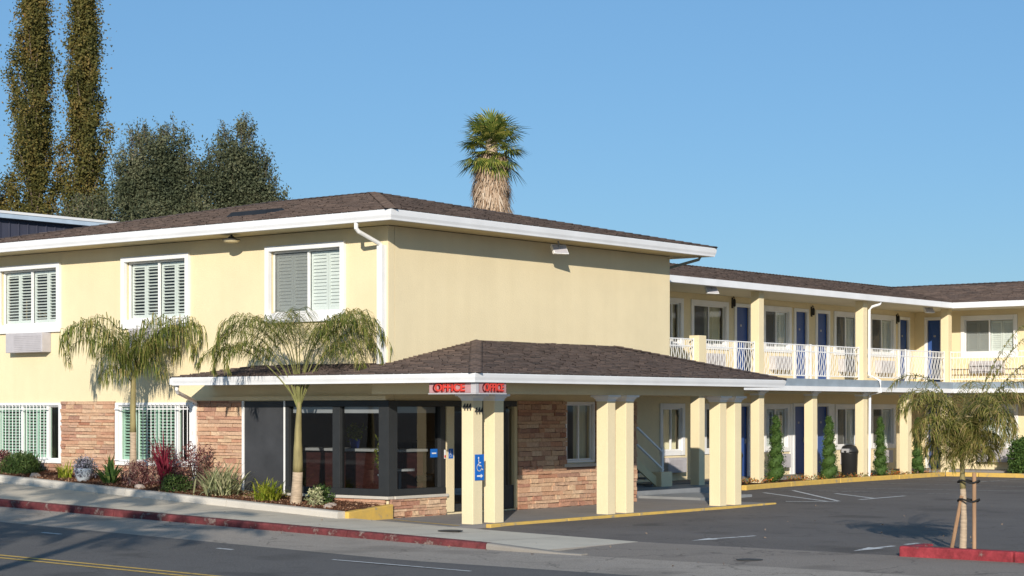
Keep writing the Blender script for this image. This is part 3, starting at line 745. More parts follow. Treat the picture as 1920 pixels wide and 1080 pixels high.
def caps(mb, p, q, w=.13, step=.2):
    p = Vector(p); q = Vector(q); d = (q - p).normalized(); L = (q - p).length; s = d.cross(Vector((0, 0, 1))).normalized() * w; n = int(L / step)
    for i in range(n):
        a = p + d * (L * i / n); b = p + d * (L * (i + 1) / n + .03); u = Vector((0, 0, .045)); v = Vector((0, 0, .03)); dn = Vector((0, 0, .035))
        mb.quad(a + u, b + v, b + s + v - dn, a + s + u - dn); mb.quad(a + u, a - s + u - dn, b - s + v - dn, b + v); mb.tri(a + u, a + s + u - dn, a - s + u - dn)
mb = MB(); caps(mb, A, P1); caps(mb, B, P1); caps(mb, D, P2); caps(mb, P2, P1); mb.build('ridge_caps', M['shingle'], rf, kind='stuff')
def gutter_run(parent, pts, z0, z1, closed=False, depth=.13):
    """K-style gutter: pts are the outer top edge, inside on the left of travel"""
    n = len(pts)
    for i in range(n if closed else n - 1):
        a = Vector((*pts[i], 0)); b = Vector((*pts[(i + 1) % n], 0)); d = (b - a).normalized(); nn = Vector((d.y, -d.x, 0))   # outward
        prof = [(-depth, z0), (-.035, z0), (-.03, z0 + .04), (-.012, z0 + .09), (0, z1 - .03), (.0, z1), (-.015, z1), (-.02, z1 - .01), (-depth, z1 - .01)]
        mb = MB(); r0 = [(a + nn * o + d * (-o if True else 0)) for o, z in prof]; r1 = [(b + nn * o - d * (-o)) for o, z in prof]
        ra = [(p.x, p.y, z) for p, (o, z) in zip(r0, prof)]; rb = [(p.x, p.y, z) for p, (o, z) in zip(r1, prof)]
        mb.prism(ra, rb); mb.build('gutter', M['gutter'], parent)
gutter_run(rf, [(RX0, RY0), (RX1, RY0), (RX1, RY1), (RX0, RY1)], ZF0, ZF1 + .01, True)
mb = MB()
mb.box(RX0 + .13, RX1 - .13, RY0 + .13, -.003, ZF0 + .0, ZF0 + .03); mb.box(RX0 + .13, -.003, .0, 13.3, ZF0, ZF0 + .03); mb.box(9.823, RX1 - .13, 0, 13.3, ZF0, ZF0 + .03)
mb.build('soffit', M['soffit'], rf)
mb = MB(); v0 = (1.35, 4.9)
zv = lambda X: ZF1 + pitch * (X - RX0)
mb.prism([(.9, 4.35, zv(.9)), (1.5, 4.35, zv(1.5)), (1.5, 5.6, zv(1.5)), (.9, 5.6, zv(.9))], [(1.0, 4.45, zv(1.0) + .1), (1.5, 4.45, zv(1.5) + .06), (1.5, 5.5, zv(1.5) + .06), (1.0, 5.5, zv(1.0) + .1)]); mb.build('roof_vent', M['black'], rf)
# downspouts
mb = MB(); r = .042
mb.tube([(-.72, .18, 5.72), (-.72, .18, 5.58), (-.66, .17, 5.52), (-.1, .13, 5.32), (-.06, .12, 5.26), (-.06, .12, 5.2)], r, 8); mb.box(-.125, -.0, .05, .19, 2.98, 5.3); mb.build('downspout', M['white'], main)
mb = MB(); mb.tube([(-1.05, 4.92, 2.62), (-1.05, 4.95, 2.5), (-.98, 5.0, 2.44), (-.12, 5.42, 2.26), (-.07, 5.45, 2.18), (-.07, 5.47, 1.9)], .04, 8); mb.box(-.11, -.0, 5.42, 5.52, .35, 2.2); mb.build('downspout', M['white'], main)
mb = MB(); mb.tube([(10.3, -.55, 5.7), (10.3, -.5, 5.62), (9.93, .35, 5.38), (9.87, .45, 5.3)], .035, 8); mb.build('downspout', M['galv'], main)
# porch roof
pr_ = thing('porch_roof', (4, -1.5, 2.59), None, None, parent=main)
pL = .75 / 3.83; pR = .75 / 3.2; ZP = 2.75
mb = MB()
mb.poly([(-1.2, 5.0, ZP), (-1.2, -3.2, ZP), (-.0, -2.197, ZP + pL * 1.2), (0, 3.8, ZP + pL * 1.2)]); mb.poly([(0, -2.197, ZP + pL * 1.2), (2.63, 0, 3.5), (0, 0, ZP + pL * 1.2)])
mb.poly([(-1.2, -3.2, ZP), (9.74, -3.2, ZP), (7.53, -.002, 3.5), (2.63, -.002, 3.5)]); mb.poly([(9.74, -3.2, ZP), (9.74, -.002, ZP), (7.53, -.002, 3.5)]); mb.poly([(-1.2, 5, ZP), (-.002, 3.8, ZP + pL * 1.2), (-.002, 5, ZP)])
mb.build('roof_deck', M['ridgeb'], pr_)
mb = MB()
mL = plane_map('X', 0, -1.2, ZP, pL)
shingles(mb, [(-3.2, 0), (5.0, 0), (3.8, 1.2), (-2.197, 1.2)], mL, seed=5); shingles(mb, [(-2.197, 1.2), (0, 1.2), (0, 3.83)], mL, seed=6)
shingles(mb, [(-1.2, 0), (9.74, 0), (7.53, 3.2), (2.63, 3.2)], plane_map('Y', 0, -3.2, ZP, pR), seed=7)
shingles(mb, [(-3.2, 0), (0, 0), (0, 2.21)], plane_map('X', 0, 9.74, ZP, .75 / 2.21, -1), seed=8)
mb.build('shingles', M['shingle'], pr_, kind='stuff')
mb = MB(); caps(mb, (-1.2, -3.2, ZP), (2.63, -.05, 3.5)); caps(mb, (9.74, -3.2, ZP), (7.53, -.05, 3.5)); mb.build('ridge_caps', M['shingle'], pr_, kind='stuff')
gutter_run(pr_, [(-1.2, 5.0), (-1.2, -3.2), (9.74, -3.2), (9.74, 0)], 2.585, ZP + .01)
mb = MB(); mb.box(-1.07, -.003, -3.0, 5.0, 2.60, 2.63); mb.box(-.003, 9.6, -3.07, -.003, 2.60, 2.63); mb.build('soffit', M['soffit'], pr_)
mb = MB(); mb.box(-1.2, -.01, 4.95, 5.0, 2.6, ZP); mb.build('end_board', M['gutter'], pr_)
mb = MB(); mb.box(-.47, 9.0, -2.54, -2.26, 2.385, 2.6); mb.box(-.47, -.19, -2.26, -.003, 2.385, 2.6); mb.box(8.72, 9.0, -2.26, -.003, 2.385, 2.6); mb.build('beam', M['stucco'], pr_)
def column(x, y, z0, z1, w, parent, cap=True, capmat='white'):
    c = MB(); c.box(x - w / 2, x + w / 2, y - w / 2, y + w / 2, z0, z1 - (.11 if cap else 0)); o = c.build('column', M['stucco'], parent, bevel=.008)
    if cap:
        k = MB(); a = w / 2 + .006; b = w / 2 + .055; e = w / 2 + .085
        def sq(h, z): return [(x - h, y - h, z), (x + h, y - h, z), (x + h, y + h, z), (x - h, y + h, z)]
        k.prism(sq(a, z1 - .13), sq(a + .005, z1 - .10)); k.prism(sq(a, z1 - .10), sq(b, z1 - .045)); k.prism(sq(e, z1 - .045), sq(e, z1 - .002))
        kk = k.build('capital', M[capmat], o)
    return o
PC = [(-.33, 0), (.30, 0), (3.92, 0), (4.57, 0), (8.14, 0), (8.76, 0)]
cols = [column(x, -2.4, -.2, 2.385, .275, main, capmat='gutter') for x, _ in PC]
# stairs beside the block
st = thing('stairs', (10, 2.8, .03), None, None, parent=main)
n = 17; x0s, x1s = 12.7, 7.75
for i in range(n):
    X = x0s - (x0s - x1s) * i / n; z = .03 + 2.85 * (i + 1) / n
    t = MB(); t.box(X - .32, X, 2.25, 3.45, z - .05, z); t.build('tread', M['floorpaint'], st)
mb = MB()
for y in (2.2, 3.45):
    mb.prism([(x0s, y, .03), (x0s, y + .05, .03), (x1s, y + .05, 2.75), (x1s, y, 2.75)], [(x0s, y, .27), (x0s, y + .05, .27), (x1s, y + .05, 2.98), (x1s, y, 2.98)])
mb.build('stringer', M['soffit'], st)
sl_ = 2.85 / (x0s - x1s)
for h, nm in ((.98, 'handrail'), (.55, 'handrail')):
    mb = MB(); mb.tube([(x0s + .1, 2.2, h + .0), (x1s, 2.2, h + 2.85)], .03, 8); mb.build(nm, M['white'], st)
mb = MB(); mb.box(12.72, 12.78, 2.17, 2.23, .03, 1.12); mb.box(11.0, 11.05, 2.17, 2.23, .9, 1.98); mb.build('rail_post', M['white'], st)
mb = MB(); mb.box(12.5, 13.0, 2.05, 2.35, .03, .5); mb.build('newel_pier', M['stucco'], st, bevel=.01)

# ================================================================== REAR WING
wing = thing('motel_wing', (20, 6, 0), 'L shaped rear motel wing with blue doors, railed upper gallery and brown roof', 'building')
EZ0, EZ1 = 5.27, 5.45
def winspec(a, b): return (a + .08, b - .08)
UPW = [(15.0, 15.98, ('curtain', 'curtain')), (16.37, 18.28, ('screen', 'curtain')), (20.16, 21.77, ('screen', 'shut')), (24.35, 25.95, ('screen', 'shut')), (26.66, 28.40, ('screen', 'shut'))]
UPD = [(18.6, 19.5), (21.93, 22.78), (23.22, 24.08), (28.6, 29.4)]
LOW = [(14.85, 16.05, ('curtain', 'curtain')), (17.0, 18.3, ('screen', 'curtain')), (20.2, 21.68, ('louver', 'louver')), (24.42, 25.95, ('screen', 'shut')), (26.73, 28.4, ('screen', 'shut'))]
LOD = [(18.55, 19.45), (21.86, 22.75), (23.2, 24.08)]
UF, LF = 2.95, .16
h1 = [(a + .08, b - .08, 3.84, 5.03) for a, b, s in UPW] + [(a + .08, b - .08, .92, 2.18) for a, b, s in LOW] + [(a + .05, b - .05, UF, 5.03) for a, b in UPD] + [(a + .05, b - .05, LF, 2.2) for a, b in LOD]
wall(W1, 7.7, 29.8, -.1, 5.4, .15, h1, 'wall', M['stucco'], wing)
UP2 = [(.12, 2.06, ('shut', 'screenshut')), (-5, -3.2, ('screen', 'shut'))]; LO2 = [(.10, 1.5, ('shut', 'shut')), (-5, -3.2, ('screen', 'shut'))]
UD2 = [(2.68, 3.34), (-2.2, -1.4)]; LD2 = [(2.55, 3.3), (-2.2, -1.4)]
h2 = [(a + .08, b - .08, 3.84, 5.03) for a, b, s in UP2] + [(a + .08, b - .08, .92, 2.18) for a, b, s in LO2] + [(a + .05, b - .05, UF, 5.03) for a, b in UD2] + [(a + .05, b - .05, LF, 2.2) for a, b in LD2]
wall(W2, -12, 3.7, -.1, 5.4, .15, h2, 'wall', M['stucco'], wing)
for face, ups, los in ((W1, UPW, LOW), (W2, UP2, LO2)):
    for a, b, s in ups: window(face, a, b, 3.76, 5.11, wing, trim=.13, proud=.035, style=s, shut='palegreen')
    for a, b, s in los: window(face, a, b, .84, 2.25, wing, trim=.13, proud=.035, style=s, tilt=.3, shut='palegreen')
for face, ups, los in ((W1, UPD, LOD), (W2, UD2, LD2)):
    for a, b in ups: door(face, a, b, UF, 5.1, wing)
    for a, b in los: door(face, a, b, LF, 2.27, wing)
# white side panels beside the lower doors
mb = MB(); W1.box(mb, 21.7, 21.84, .16, 2.25, 0, .03); mb.build('door_side_panel', M['white'], wing)
mb = MB(); W1.box(mb, 24.1, 24.36, .16, 2.25, 0, .03); mb.build('door_side_panel', M['white'], wing)
# inside: floors, back wall
mb = MB(); mb.box(9.9, 29.6, 3.86, 9.0, 2.7, 2.9); mb.box(29.96, 35.5, -12, 9.0, 2.7, 2.9); mb.build('floor_slab', M['room'], wing)
mb = MB(); mb.box(9.9, 35.5, 9.0, 9.2, -.1, 5.4); mb.box(35.5, 35.7, -12, 9.2, -.1, 5.4); mb.box(29.96, 35.5, -12.2, -12, -.1, 5.4); mb.box(9.85, 29.5, 6.2, 6.3, -.1, 5.3); mb.box(32, 32.1, -12, 6, -.1, 5.3); mb.build('back_wall', M['stucco'], wing)
# gallery slab
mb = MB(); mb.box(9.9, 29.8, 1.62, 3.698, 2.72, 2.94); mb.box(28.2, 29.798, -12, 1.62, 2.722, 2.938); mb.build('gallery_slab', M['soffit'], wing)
mb = MB(); mb.box(9.9, 28.05, 1.5, 1.62, 2.735, 2.94); mb.box(28.05, 28.2, -12, 1.62, 2.735, 2.94); mb.build('slab_edge', M['slabface'], wing)
gu = MB(); gu.box(9.9, 28.0, 1.44, 1.56, 2.60, 2.732); gu.box(28.0, 28.12, -12, 1.56, 2.60, 2.732); gu.build('gallery_gutter', M['gutter'], wing)
mb = MB(); mb.box(9.9, 29.8, 1.82, 2.08, 2.52, 2.72); mb.box(28.38, 28.64, -12, 1.82, 2.52, 2.72); mb.build('beam', M['soffit'], wing)
LC = [14.02, 16.98, 19.87, 22.86, 25.69]
for x in LC: column(x, 1.95, .08, 2.6, .27, wing)
column(28.5, 1.95, .08, 2.6, .27, wing)
for y in (-1.6, -5, -8.5): column(28.5, y, .08, 2.6, .27, wing)
mb = MB(); mb.box(11.2, 11.44, 1.83, 2.07, .03, 2.55)
for x in (16.98, 22.86, 28.5): column(x, 1.95, 2.94, 5.28, .26, wing, cap=False)
for y in (-1.6, -5): column(28.5, y, 2.94, 5.28, .26, wing, cap=False)
mb = MB(); mb.box(13.85, 14.2, 1.8, 2.1, 2.94, 4.0); mb.build('half_pier', M['stucco'], wing, bevel=.008)
# railings
def railing(face, a, b):
    r_ = MB()
    for z in (3.90, 3.72, 3.04): face.box(r_, a, b, z - .014, z + .014, -.014, .014)
    for u in (a, b): face.box(r_, u - .018 if u == b else u, u if u == b else u + .018, 2.94, 3.93, -.018, .018)
    o = r_.build('railing', M['white'], wing)
    mb = MB(); n = max(2, int((b - a) / .105))
    for i in range(1, n):
        u = a + (b - a) * i / n; s = 1 if i % 2 else -1
        pth = [face.p(u + s * .019 * math.sin(2 * PI * k / 7 * 1.5), 3.04 + .68 * k / 10, .0 + .035 * math.sin(PI * k / 10)) for k in range(11)] + [face.p(u, 3.9, 0)]
        mb.tube(pth, .009, 4, cap=False)
    mb.build('balusters', M['white'], o, kind='stuff')
RF = Face('Y', 1.95); RF2 = Face('X', 28.5)
for a, b in ((9.95, 11.9), (11.92, 13.83), (14.22, 16.83), (17.13, 19.86), (19.88, 22.71), (23.01, 25.68), (25.70, 28.35)): railing(RF, a, b)
for a, b in ((-1.45, 1.8), (-4.85, -1.75)): railing(RF2, a, b)
# wing roof
wr = thing('roof', (20, 6, 5.3), None, None, parent=wing)
EY, EX = 1.5, 28.06; RD = 4.4; RR = .86; pw = RR / RD
mb = MB()
mb.poly([(9.0, EY, EZ1), (EX, EY, EZ1), (EX + RD, EY + RD, EZ1 + RR), (9.0, EY + RD, EZ1 + RR)]); mb.poly([(EX, -13, EZ1), (EX + RD, -13, EZ1 + RR), (EX + RD, EY + RD, EZ1 + RR), (EX, EY, EZ1)])
mb.poly([(9.0, EY + RD, EZ1 + RR), (EX + RD, EY + RD, EZ1 + RR), (EX + 2 * RD, EY + 2 * RD, EZ1), (9.0, EY + 2 * RD, EZ1)]); mb.poly([(EX + RD, -13, EZ1 + RR), (EX + 2 * RD, -13, EZ1), (EX + 2 * RD, EY + 2 * RD, EZ1), (EX + RD, EY + RD, EZ1 + RR)])
mb.build('roof_deck', M['ridgeb'], wr)
mb = MB()
shingles(mb, [(9.9, 0), (EX, 0), (EX + RD, RD), (9.9, RD)], plane_map('Y', 0, EY, EZ1, pw), seed=11, wid=.33)
shingles(mb, [(-9, 0), (EY, 0), (EY + RD, RD), (-9, RD)], plane_map('X', 0, EX, EZ1, pw), seed=12, wid=.33)
mb.build('shingles', M['shingle'], wr, kind='stuff')
mb = MB(); caps(mb, (10, EY + RD, EZ1 + RR), (EX + RD, EY + RD, EZ1 + RR)); caps(mb, (EX + RD, EY + RD, EZ1 + RR), (EX + RD, -9, EZ1 + RR)); mb.build('ridge_caps', M['shingle'], wr, kind='stuff')
gm = MB(); gm.box(9.5, EX - .002, EY, EY + .12, EZ0, EZ1 + .01); gm.box(EX, EX + .12, -13, EY + .12, EZ0, EZ1 + .01); gm.build('gutter', M['gutter'], wr, bevel=.012)
mb = MB(); mb.box(9.9, 29.8, EY + .12, 3.69, EZ0 + .01, EZ0 + .04); mb.box(EX + .12, 29.79, -13, EY + .12, EZ0 + .013, EZ0 + .043); mb.build('soffit', plain('gallery_ceiling', (.60, .56, .46), .8, .05), wr)
mb = MB(); mb.tube([(23.35, 1.56, 5.3), (23.33, 1.6, 5.2), (23.05, 1.70, 5.12), (23.03, 1.78, 5.02), (23.03, 1.78, 3.1), (23.03, 1.42, 2.93), (23.03, 1.40, 2.6), (23.03, 1.76, 2.5), (23.03, 1.78, .1)], .04, 8); mb.build('downspout', M['white'], wing)

# ================================================================== attached things
def ac_unit(face, u, z0, label, w=1.06, h=.42, d=.26, group=None):
    t = thing('air_conditioner', face.p(u, z0, 0), label, 'air conditioner', group)
    mb = MB(); face.box(mb, u - w / 2, u + w / 2, z0, z0 + h, .002, d); mb.build('body', M['acbody'], t, bevel=.012)
    mb = MB(); n = 9
    for i in range(n):
        z = z0 + .04 + (h - .08) * i / n; face.box(mb, u - w / 2 + .05, u + w / 2 - .05 - w * .2, z, z + (h - .08) / n * .55, d, d + .012)
    mb.build('grille', M['acbody'], t, kind='stuff')
    return t
ac_unit(FL, 11.1, 3.40, 'grey louvred air conditioner below the leftmost upper window of the front block', 1.35, .45)
ac_unit(FL, 6.75, 3.40, 'grey air conditioner behind the drooping palm, below the middle upper window', 1.35, .45)
G1 = 'air conditioners along the rear wing'
for u, lab in ((17.35, 'upper gallery air conditioner below the gallery window next to the front block'), (21.0, 'upper gallery air conditioner behind the railing just right of the first full height post'), (25.1, 'upper gallery air conditioner left of the downspout post'), (27.5, 'upper gallery air conditioner right of the downspout post')):
    ac_unit(W1, u, 3.24, lab, .95, .40, .22, G1)
for u, lab in ((15.4, 'ground floor air conditioner beside the foot of the stairs'), (20.95, 'ground floor air conditioner behind the leftmost spiral topiary'), (25.2, 'ground floor air conditioner next to the dark bin and downspout column'), (27.4, 'ground floor air conditioner between the two rightmost spiral topiaries')):
    ac_unit(W1, u, .38, lab, .9, .40, .22, G1)
ac_unit(W2, 1.1, 3.24, 'upper gallery air conditioner on the far right wing behind the young palm', 1.1, .40, .22, G1)
ac_unit(W2, .8, .40, 'ground floor air conditioner on the far right wing below the white shuttered window', 1.2, .42, .22, G1)
def flood(x, y, z, face, label, tiltv=(0, -.35)):
    t = thing('floodlight', (x, y, z), label, 'floodlight')
    mb = MB()
    if face == 'X':
        mb.lathe(x, y, [(.05, z + .04), (.08, z + .0), (.19, z - .03), (.19, z - .045)], 20); mb.build('housing', M['iron'], t)
        mb = MB(); mb.lathe(x, y, [(.05, z - .1), (.14, z - .085), (.175, z - .046)], 20); mb.build('lens', M['soffit'], t)
        mb = MB(); mb.tube([(x, y, z + .03), (x, y, 5.7)], .025, 8); mb.build('bracket', M['iron'], t)
    else:
        c = Vector((x, y, z)); a = Vector((.95, -.3, 0)).normalized() * .19; b = Vector((-.15, -.5, -.85)).normalized() * .12; nrm = Vector((-.0, -.85, .5)).normalized() * .07
        mb.prism([c - a - b, c + a - b, c + a + b, c - a + b], [c - a * .85 - b * .8 - nrm, c + a * .85 - b * .8 - nrm, c + a * .85 + b * .8 - nrm, c - a * .85 + b * .8 - nrm]); mb.build('housing', M['white'], t)
        mb = MB(); k = nrm * .12; mb.prism([c - a * .9 - b * .85 + k * .2, c + a * .9 - b * .85 + k * .2, c + a * .9 + b * .85 + k * .2, c - a * .9 + b * .85 + k * .2], [c - a * .9 - b * .85 + k, c + a * .9 - b * .85 + k, c + a * .9 + b * .85 + k, c - a * .9 + b * .85 + k]); mb.build('lens', M['acbody'], t)
        mb = MB(); mb.tube([c, c + Vector((0, .06, .2))], .018, 8); mb.build('bracket', M['grey'], t)
flood(-.45, 3.95, 5.62, 'X', 'dark round floodlight under the street side eave left of the big shuttered window')
flood(4.95, -.45, 5.52, 'Y', 'white square floodlight under the eave of the blank cream side wall')
flood(14.4, 1.75, 5.2, 'Y', 'white square floodlight under the rear wing eave next to the front block')
flood(27.3, 1.95, 5.22, 'Y', 'pale floodlight under the rear wing eave beside the inner corner post')
def lantern(u, z, label):
    t = thing('wall_lantern', W1.p(u, z, 0), label, 'wall lamp', 'black lanterns on the rear wing')
    mb = MB(); W1.box(mb, u - .035, u + .035, z, z + .3, .001, .025); mb.build('back_plate', M['black'], t)
    mb = MB(); a = W1.p(u, z, .08); mb.lathe(a[0], a[1], [(.02, z + .04), (.038, z + .07), (.038, z + .22), (.012, z + .28)], 6); mb.build('lamp_body', M['black'], t)
    mb = MB(); mb.tube([W1.p(u, z + .28, .02), W1.p(u, z + .33, .05), W1.p(u, z + .3, .08)], .015, 6); mb.build('arm', M['black'], t)
lantern(18.5, 4.95, 'black wall lantern on the gallery left of the leftmost upper blue door')
lantern(22.98, 4.88, 'black wall lantern between the pair of upper blue doors')
lantern(28.5, 4.86, 'black wall lantern near the inner corner of the upper gallery')
lantern(28.7, 1.95, 'black wall lantern on the ground floor near the inner corner')

# ------------------------------------------------------------------ lettering
def text_mesh(name, body, size, mat, parent, origin, uax, nax, extrude=.004, sx=1., bold=0.):
    cu = bpy.data.curves.new('tmp', 'FONT'); cu.body = body; cu.size = size; cu.extrude = extrude; cu.offset = bold; cu.align_x = 'CENTER'; cu.align_y = 'CENTER'
    ob = bpy.data.objects.new('tmp', cu); COL.objects.link(ob)
    dg = bpy.context.evaluated_depsgraph_get(); me = bpy.data.meshes.new_from_object(ob.evaluated_get(dg)); bpy.data.objects.remove(ob)
    me.name = name; me.materials.clear(); me.materials.append(mat)
    u = Vector(uax); n = Vector(nax); z = Vector((0, 0, 1)); Mx = Matrix((u * sx, z, n)).transposed().to_4x4()
    me.transform(Mx); o = bpy.data.objects.new(name, me); COL.objects.link(o); o.parent = parent; o.location = Vector(origin) - wloc(parent)
    return o
LU, LN = (0, -1, 0), (-1, 0, 0); RU, RN = (1, 0, 0), (0, -1, 0)
sg = thing('office_sign', (-1.0, -3.05, 2.39), 'two sided pinkish OFFICE sign with red letters wrapped round the porch corner', 'sign')
mb = MB(); mb.box(-1.06, -.98, -2.99, -1.98, 2.395, 2.585); mb.build('board', M['signface'], sg, bevel=.006)
mb = MB(); mb.box(-1.0, -.2, -3.11, -3.03, 2.395, 2.585); mb.build('board', M['signface'], sg, bevel=.006)
mb = MB(); mb.box(-1.075, -.98, -3.11, -1.97, 2.372, 2.393); mb.box(-.98, -.2, -3.12, -3.03, 2.372, 2.393); mb.box(-1.075, -.985, -3.11, -2.992, 2.395, 2.585); mb.build('edge_trim', M['acbody'], sg)
text_mesh('letters_shadow', 'OFFICE', .215, M['signdark'], sg, (-1.062, -2.45, 2.475), LU, LN, .003, 1.12, .006)
text_mesh('letters', 'OFFICE', .20, M['signred'], sg, (-1.075, -2.49, 2.49), LU, LN, .006, 1.12, .006)
text_mesh('letters_shadow', 'OFFICE', .215, M['signdark'], sg, (-.60, -3.112, 2.475), RU, RN, .003, .86, .006)
text_mesh('letters', 'OFFICE', .20, M['signred'], sg, (-.565, -3.125, 2.49), RU, RN, .006, .86, .006)
nm = thing('house_number', (-.33, -2.5, 2.0), 'dark metal 444 house numbers fixed twice on the porch corner column', 'number')
cw = .275 / 2
text_mesh('numeral', '444', .17, M['iron'], nm, (-.33 - cw - .008, -2.4, 2.13), LU, LN, .006, .8, .006)
text_mesh('numeral', '444', .18, M['iron'], nm, (-.30, -2.4 - cw - .008, 2.06), RU, RN, .005, .9, .003)
asn = thing('access_sign', (-.33, -2.5, .8), 'blue wheelchair access sign with white arrow on the porch corner column', 'sign')
sx, sy = -.29, -2.4 - cw
mb = MB(); mb.box(sx - .13, sx + .13, sy - .012, sy - .003, .78, 1.26); mb.build('sign_plate', M['signblue'], asn)
def wheelchair(cx_, y, cz, s, parent, name='wheelchair_symbol', mat='stickwhite'):
    mb = MB(); w = .09 * s; f = lambda a, b: (cx_ + a * s, cz + b * s)
    def stroke(pts):
        for p, q in zip(pts, pts[1:]):
            d = Vector((q[0] - p[0], q[1] - p[1])); d.normalize(); n_ = Vector((-d.y, d.x)) * .075; e = d * .04
            cs = [(p[0] - e.x - n_.x, p[1] - e.y - n_.y), (q[0] + e.x - n_.x, q[1] + e.y - n_.y), (q[0] + e.x + n_.x, q[1] + e.y + n_.y), (p[0] - e.x + n_.x, p[1] - e.y + n_.y)]
            mb.quad(*[(f(*c)[0], y, f(*c)[1]) for c in cs])
    ring_ = [(.0 + .52 * math.cos(t) - .05, -.42 + .52 * math.sin(t)) for t in [R(a) for a in range(115, 395, 20)]]
    stroke(ring_); stroke([(-.18, .75), (-.12, -.15), (.38, -.15), (.6, -.75), (.8, -.7)]); stroke([(-.15, .3), (.3, .3)])
    mb.poly([(f(-.2 + .15 * math.cos(t), 0)[0], y, f(0, 1.0 + .15 * math.sin(t))[1]) for t in [2 * PI * k / 12 for k in range(12)]])
    return mb.build(name, M[mat], parent)
wheelchair(sx - .01, sy - .016, 1.07, .125, asn)
mb = MB(); y_ = sy - .016
mb.poly([(sx - .08, y_, .845), (sx + .03, y_, .845), (sx + .03, y_, .82), (sx + .09, y_, .86), (sx + .03, y_, .90), (sx + .03, y_, .875), (sx - .08, y_, .875)]); mb.build('arrow_symbol', M['stickwhite'], asn)
s2 = thing('door_sticker', (1.35, -.02, 1.2), 'small bright blue sticker on the office window beside the door', 'sticker')
mb = MB(); FR.box(mb, 1.28, 1.49, 1.13, 1.30, -.028, -.022); mb.build('backing', M['signblue'], s2)
mb = MB(); FR.box(mb, 1.32, 1.45, 1.20, 1.225, -.0215, -.018); mb.build('print', M['stickwhite'], s2)
s3 = thing('door_sticker', (1.8, -.05, 1.1), 'small blue wheelchair sticker on the cream door jamb', 'sticker')
mb = MB(); FR.box(mb, 1.76, 1.9, 1.1, 1.30, .041, .046); mb.build('backing', M['signblue'], s3); wheelchair(1.82, -.048, 1.19, .06, s3)
s4 = thing('door_sticker', (1.6, -.05, 1.1), 'small red and white sticker on the dark office frame', 'sticker')
mb = MB(); FR.box(mb, 1.61, 1.66, 1.10, 1.28, .051, .055); mb.build('backing', M['stickwhite'], s4); mb = MB(); FR.box(mb, 1.615, 1.655, 1.12, 1.17, .0555, .058); mb.build('print', M['signred'], s4)

# ------------------------------------------------------------------ lobby contents
mb = MB(); mb.box(.2, 7.5, .2, 5.3, -.05, .03); mb.build('lobby_floor', M['lobbywall'], kind='structure')
ct = thing('reception_counter', (1.9, 2.2, .03), 'red brown reception counter with white top inside the office window', 'counter')
mb = MB(); mb.box(1.35, 2.0, .85, 4.2, .03, 1.22); mb.build('front_panel', M['wood'], ct, bevel=.01)
mb = MB(); mb.box(1.25, 2.1, .8, 4.25, 1.222, 1.28); mb.build('counter_top', M['white'], ct, bevel=.01)
def pot_plant(x, y, z, label, potmat, r=.12, h=.22, lh=.3, leafmat='brightleaf', n=60, spread=.14):
    t = thing('potted_plant', (x, y, z), label, 'potted plant')
    mb = MB(); mb.lathe(x, y, [(r * .7, z), (r, z + h), (r * 1.08, z + h), (r * 1.08, z + h * .88)], 16); mb.build('pot', M[potmat], t, smooth=True)
    C = np.stack([RNG.normal(x, spread * .5, n), RNG.normal(y, spread * .5, n), z + h + RNG.uniform(0, lh, n)], 1)
    quadcloud('foliage', leaves(C, 5, .04, .09, .05), M[leafmat], t)
pot_plant(1.55, 2.35, 1.28, 'blue glazed pot with a leafy plant on the reception counter', 'pot', .12, .2, .25)
pot_plant(.35, .42, .53, 'white pot with a tall bright green plant behind the corner window', 'potw', .13, .28, .75, n=110)
t = thing('office_chair', (1.6, 1.2, .03), 'dark high backed chair inside the right hand office window', 'chair')
mb = MB(); mb.box(2.2, 2.28, .75, 1.35, .75, 1.45); mb.build('backrest', M['black'], t, bevel=.03)
mb = MB(); mb.box(1.75, 2.2, .75, 1.35, .62, .74); mb.build('seat', M['black'], t, bevel=.03)
mb = MB(); mb.tube([(1.98, 1.05, .05), (1.98, 1.05, .62)], .03, 8); mb.box(1.7, 2.26, 1.02, 1.08, .03, .08); mb.box(1.95, 2.01, .8, 1.3, .031, .079); mb.build('base', M['grey'], t)
t = thing('side_table', (.9, .5, .03), 'small white topped side table inside the right hand office window', 'table')
mb = MB(); mb.lathe(.95, .55, [(.3, .86), (.3, .9)], 24); mb.build('table_top', M['white'], t); mb = MB(); mb.tube([(.95, .55, .03), (.95, .55, .86)], .03, 8); mb.lathe(.95, .55, [(.2, .03), (.19, .05)], 16); mb.build('stem', M['grey'], t)

# ------------------------------------------------------------------ neighbour behind
nb = thing('neighbour_building', (6, 20, 0), 'dark slate blue flat roofed building with pale roof edge behind the left side', 'building')
mb = MB(); mb.box(-1.5, 9.5, 17, 28, 0, 7.15); mb.build('wall', M['bluewall'], nb)
mb = MB()
for k in range(36): mb.box(-1.4 + k * .3, -1.37 + k * .3, 16.975, 17, 0, 7.1)
mb.build('wall_battens', M['bluewall'], nb, kind='stuff')
mb = MB(); mb.box(-1.7, 9.7, 16.8, 28.2, 7.152, 7.27); mb.build('roof_edge', plain('pale_blue_flashing', (.45, .55, .66), .5, .1), nb)
mb = MB(); mb.box(-1.72, 9.72, 16.78, 28.22, 7.272, 7.34); mb.build('roof_slab', M['white'], nb)

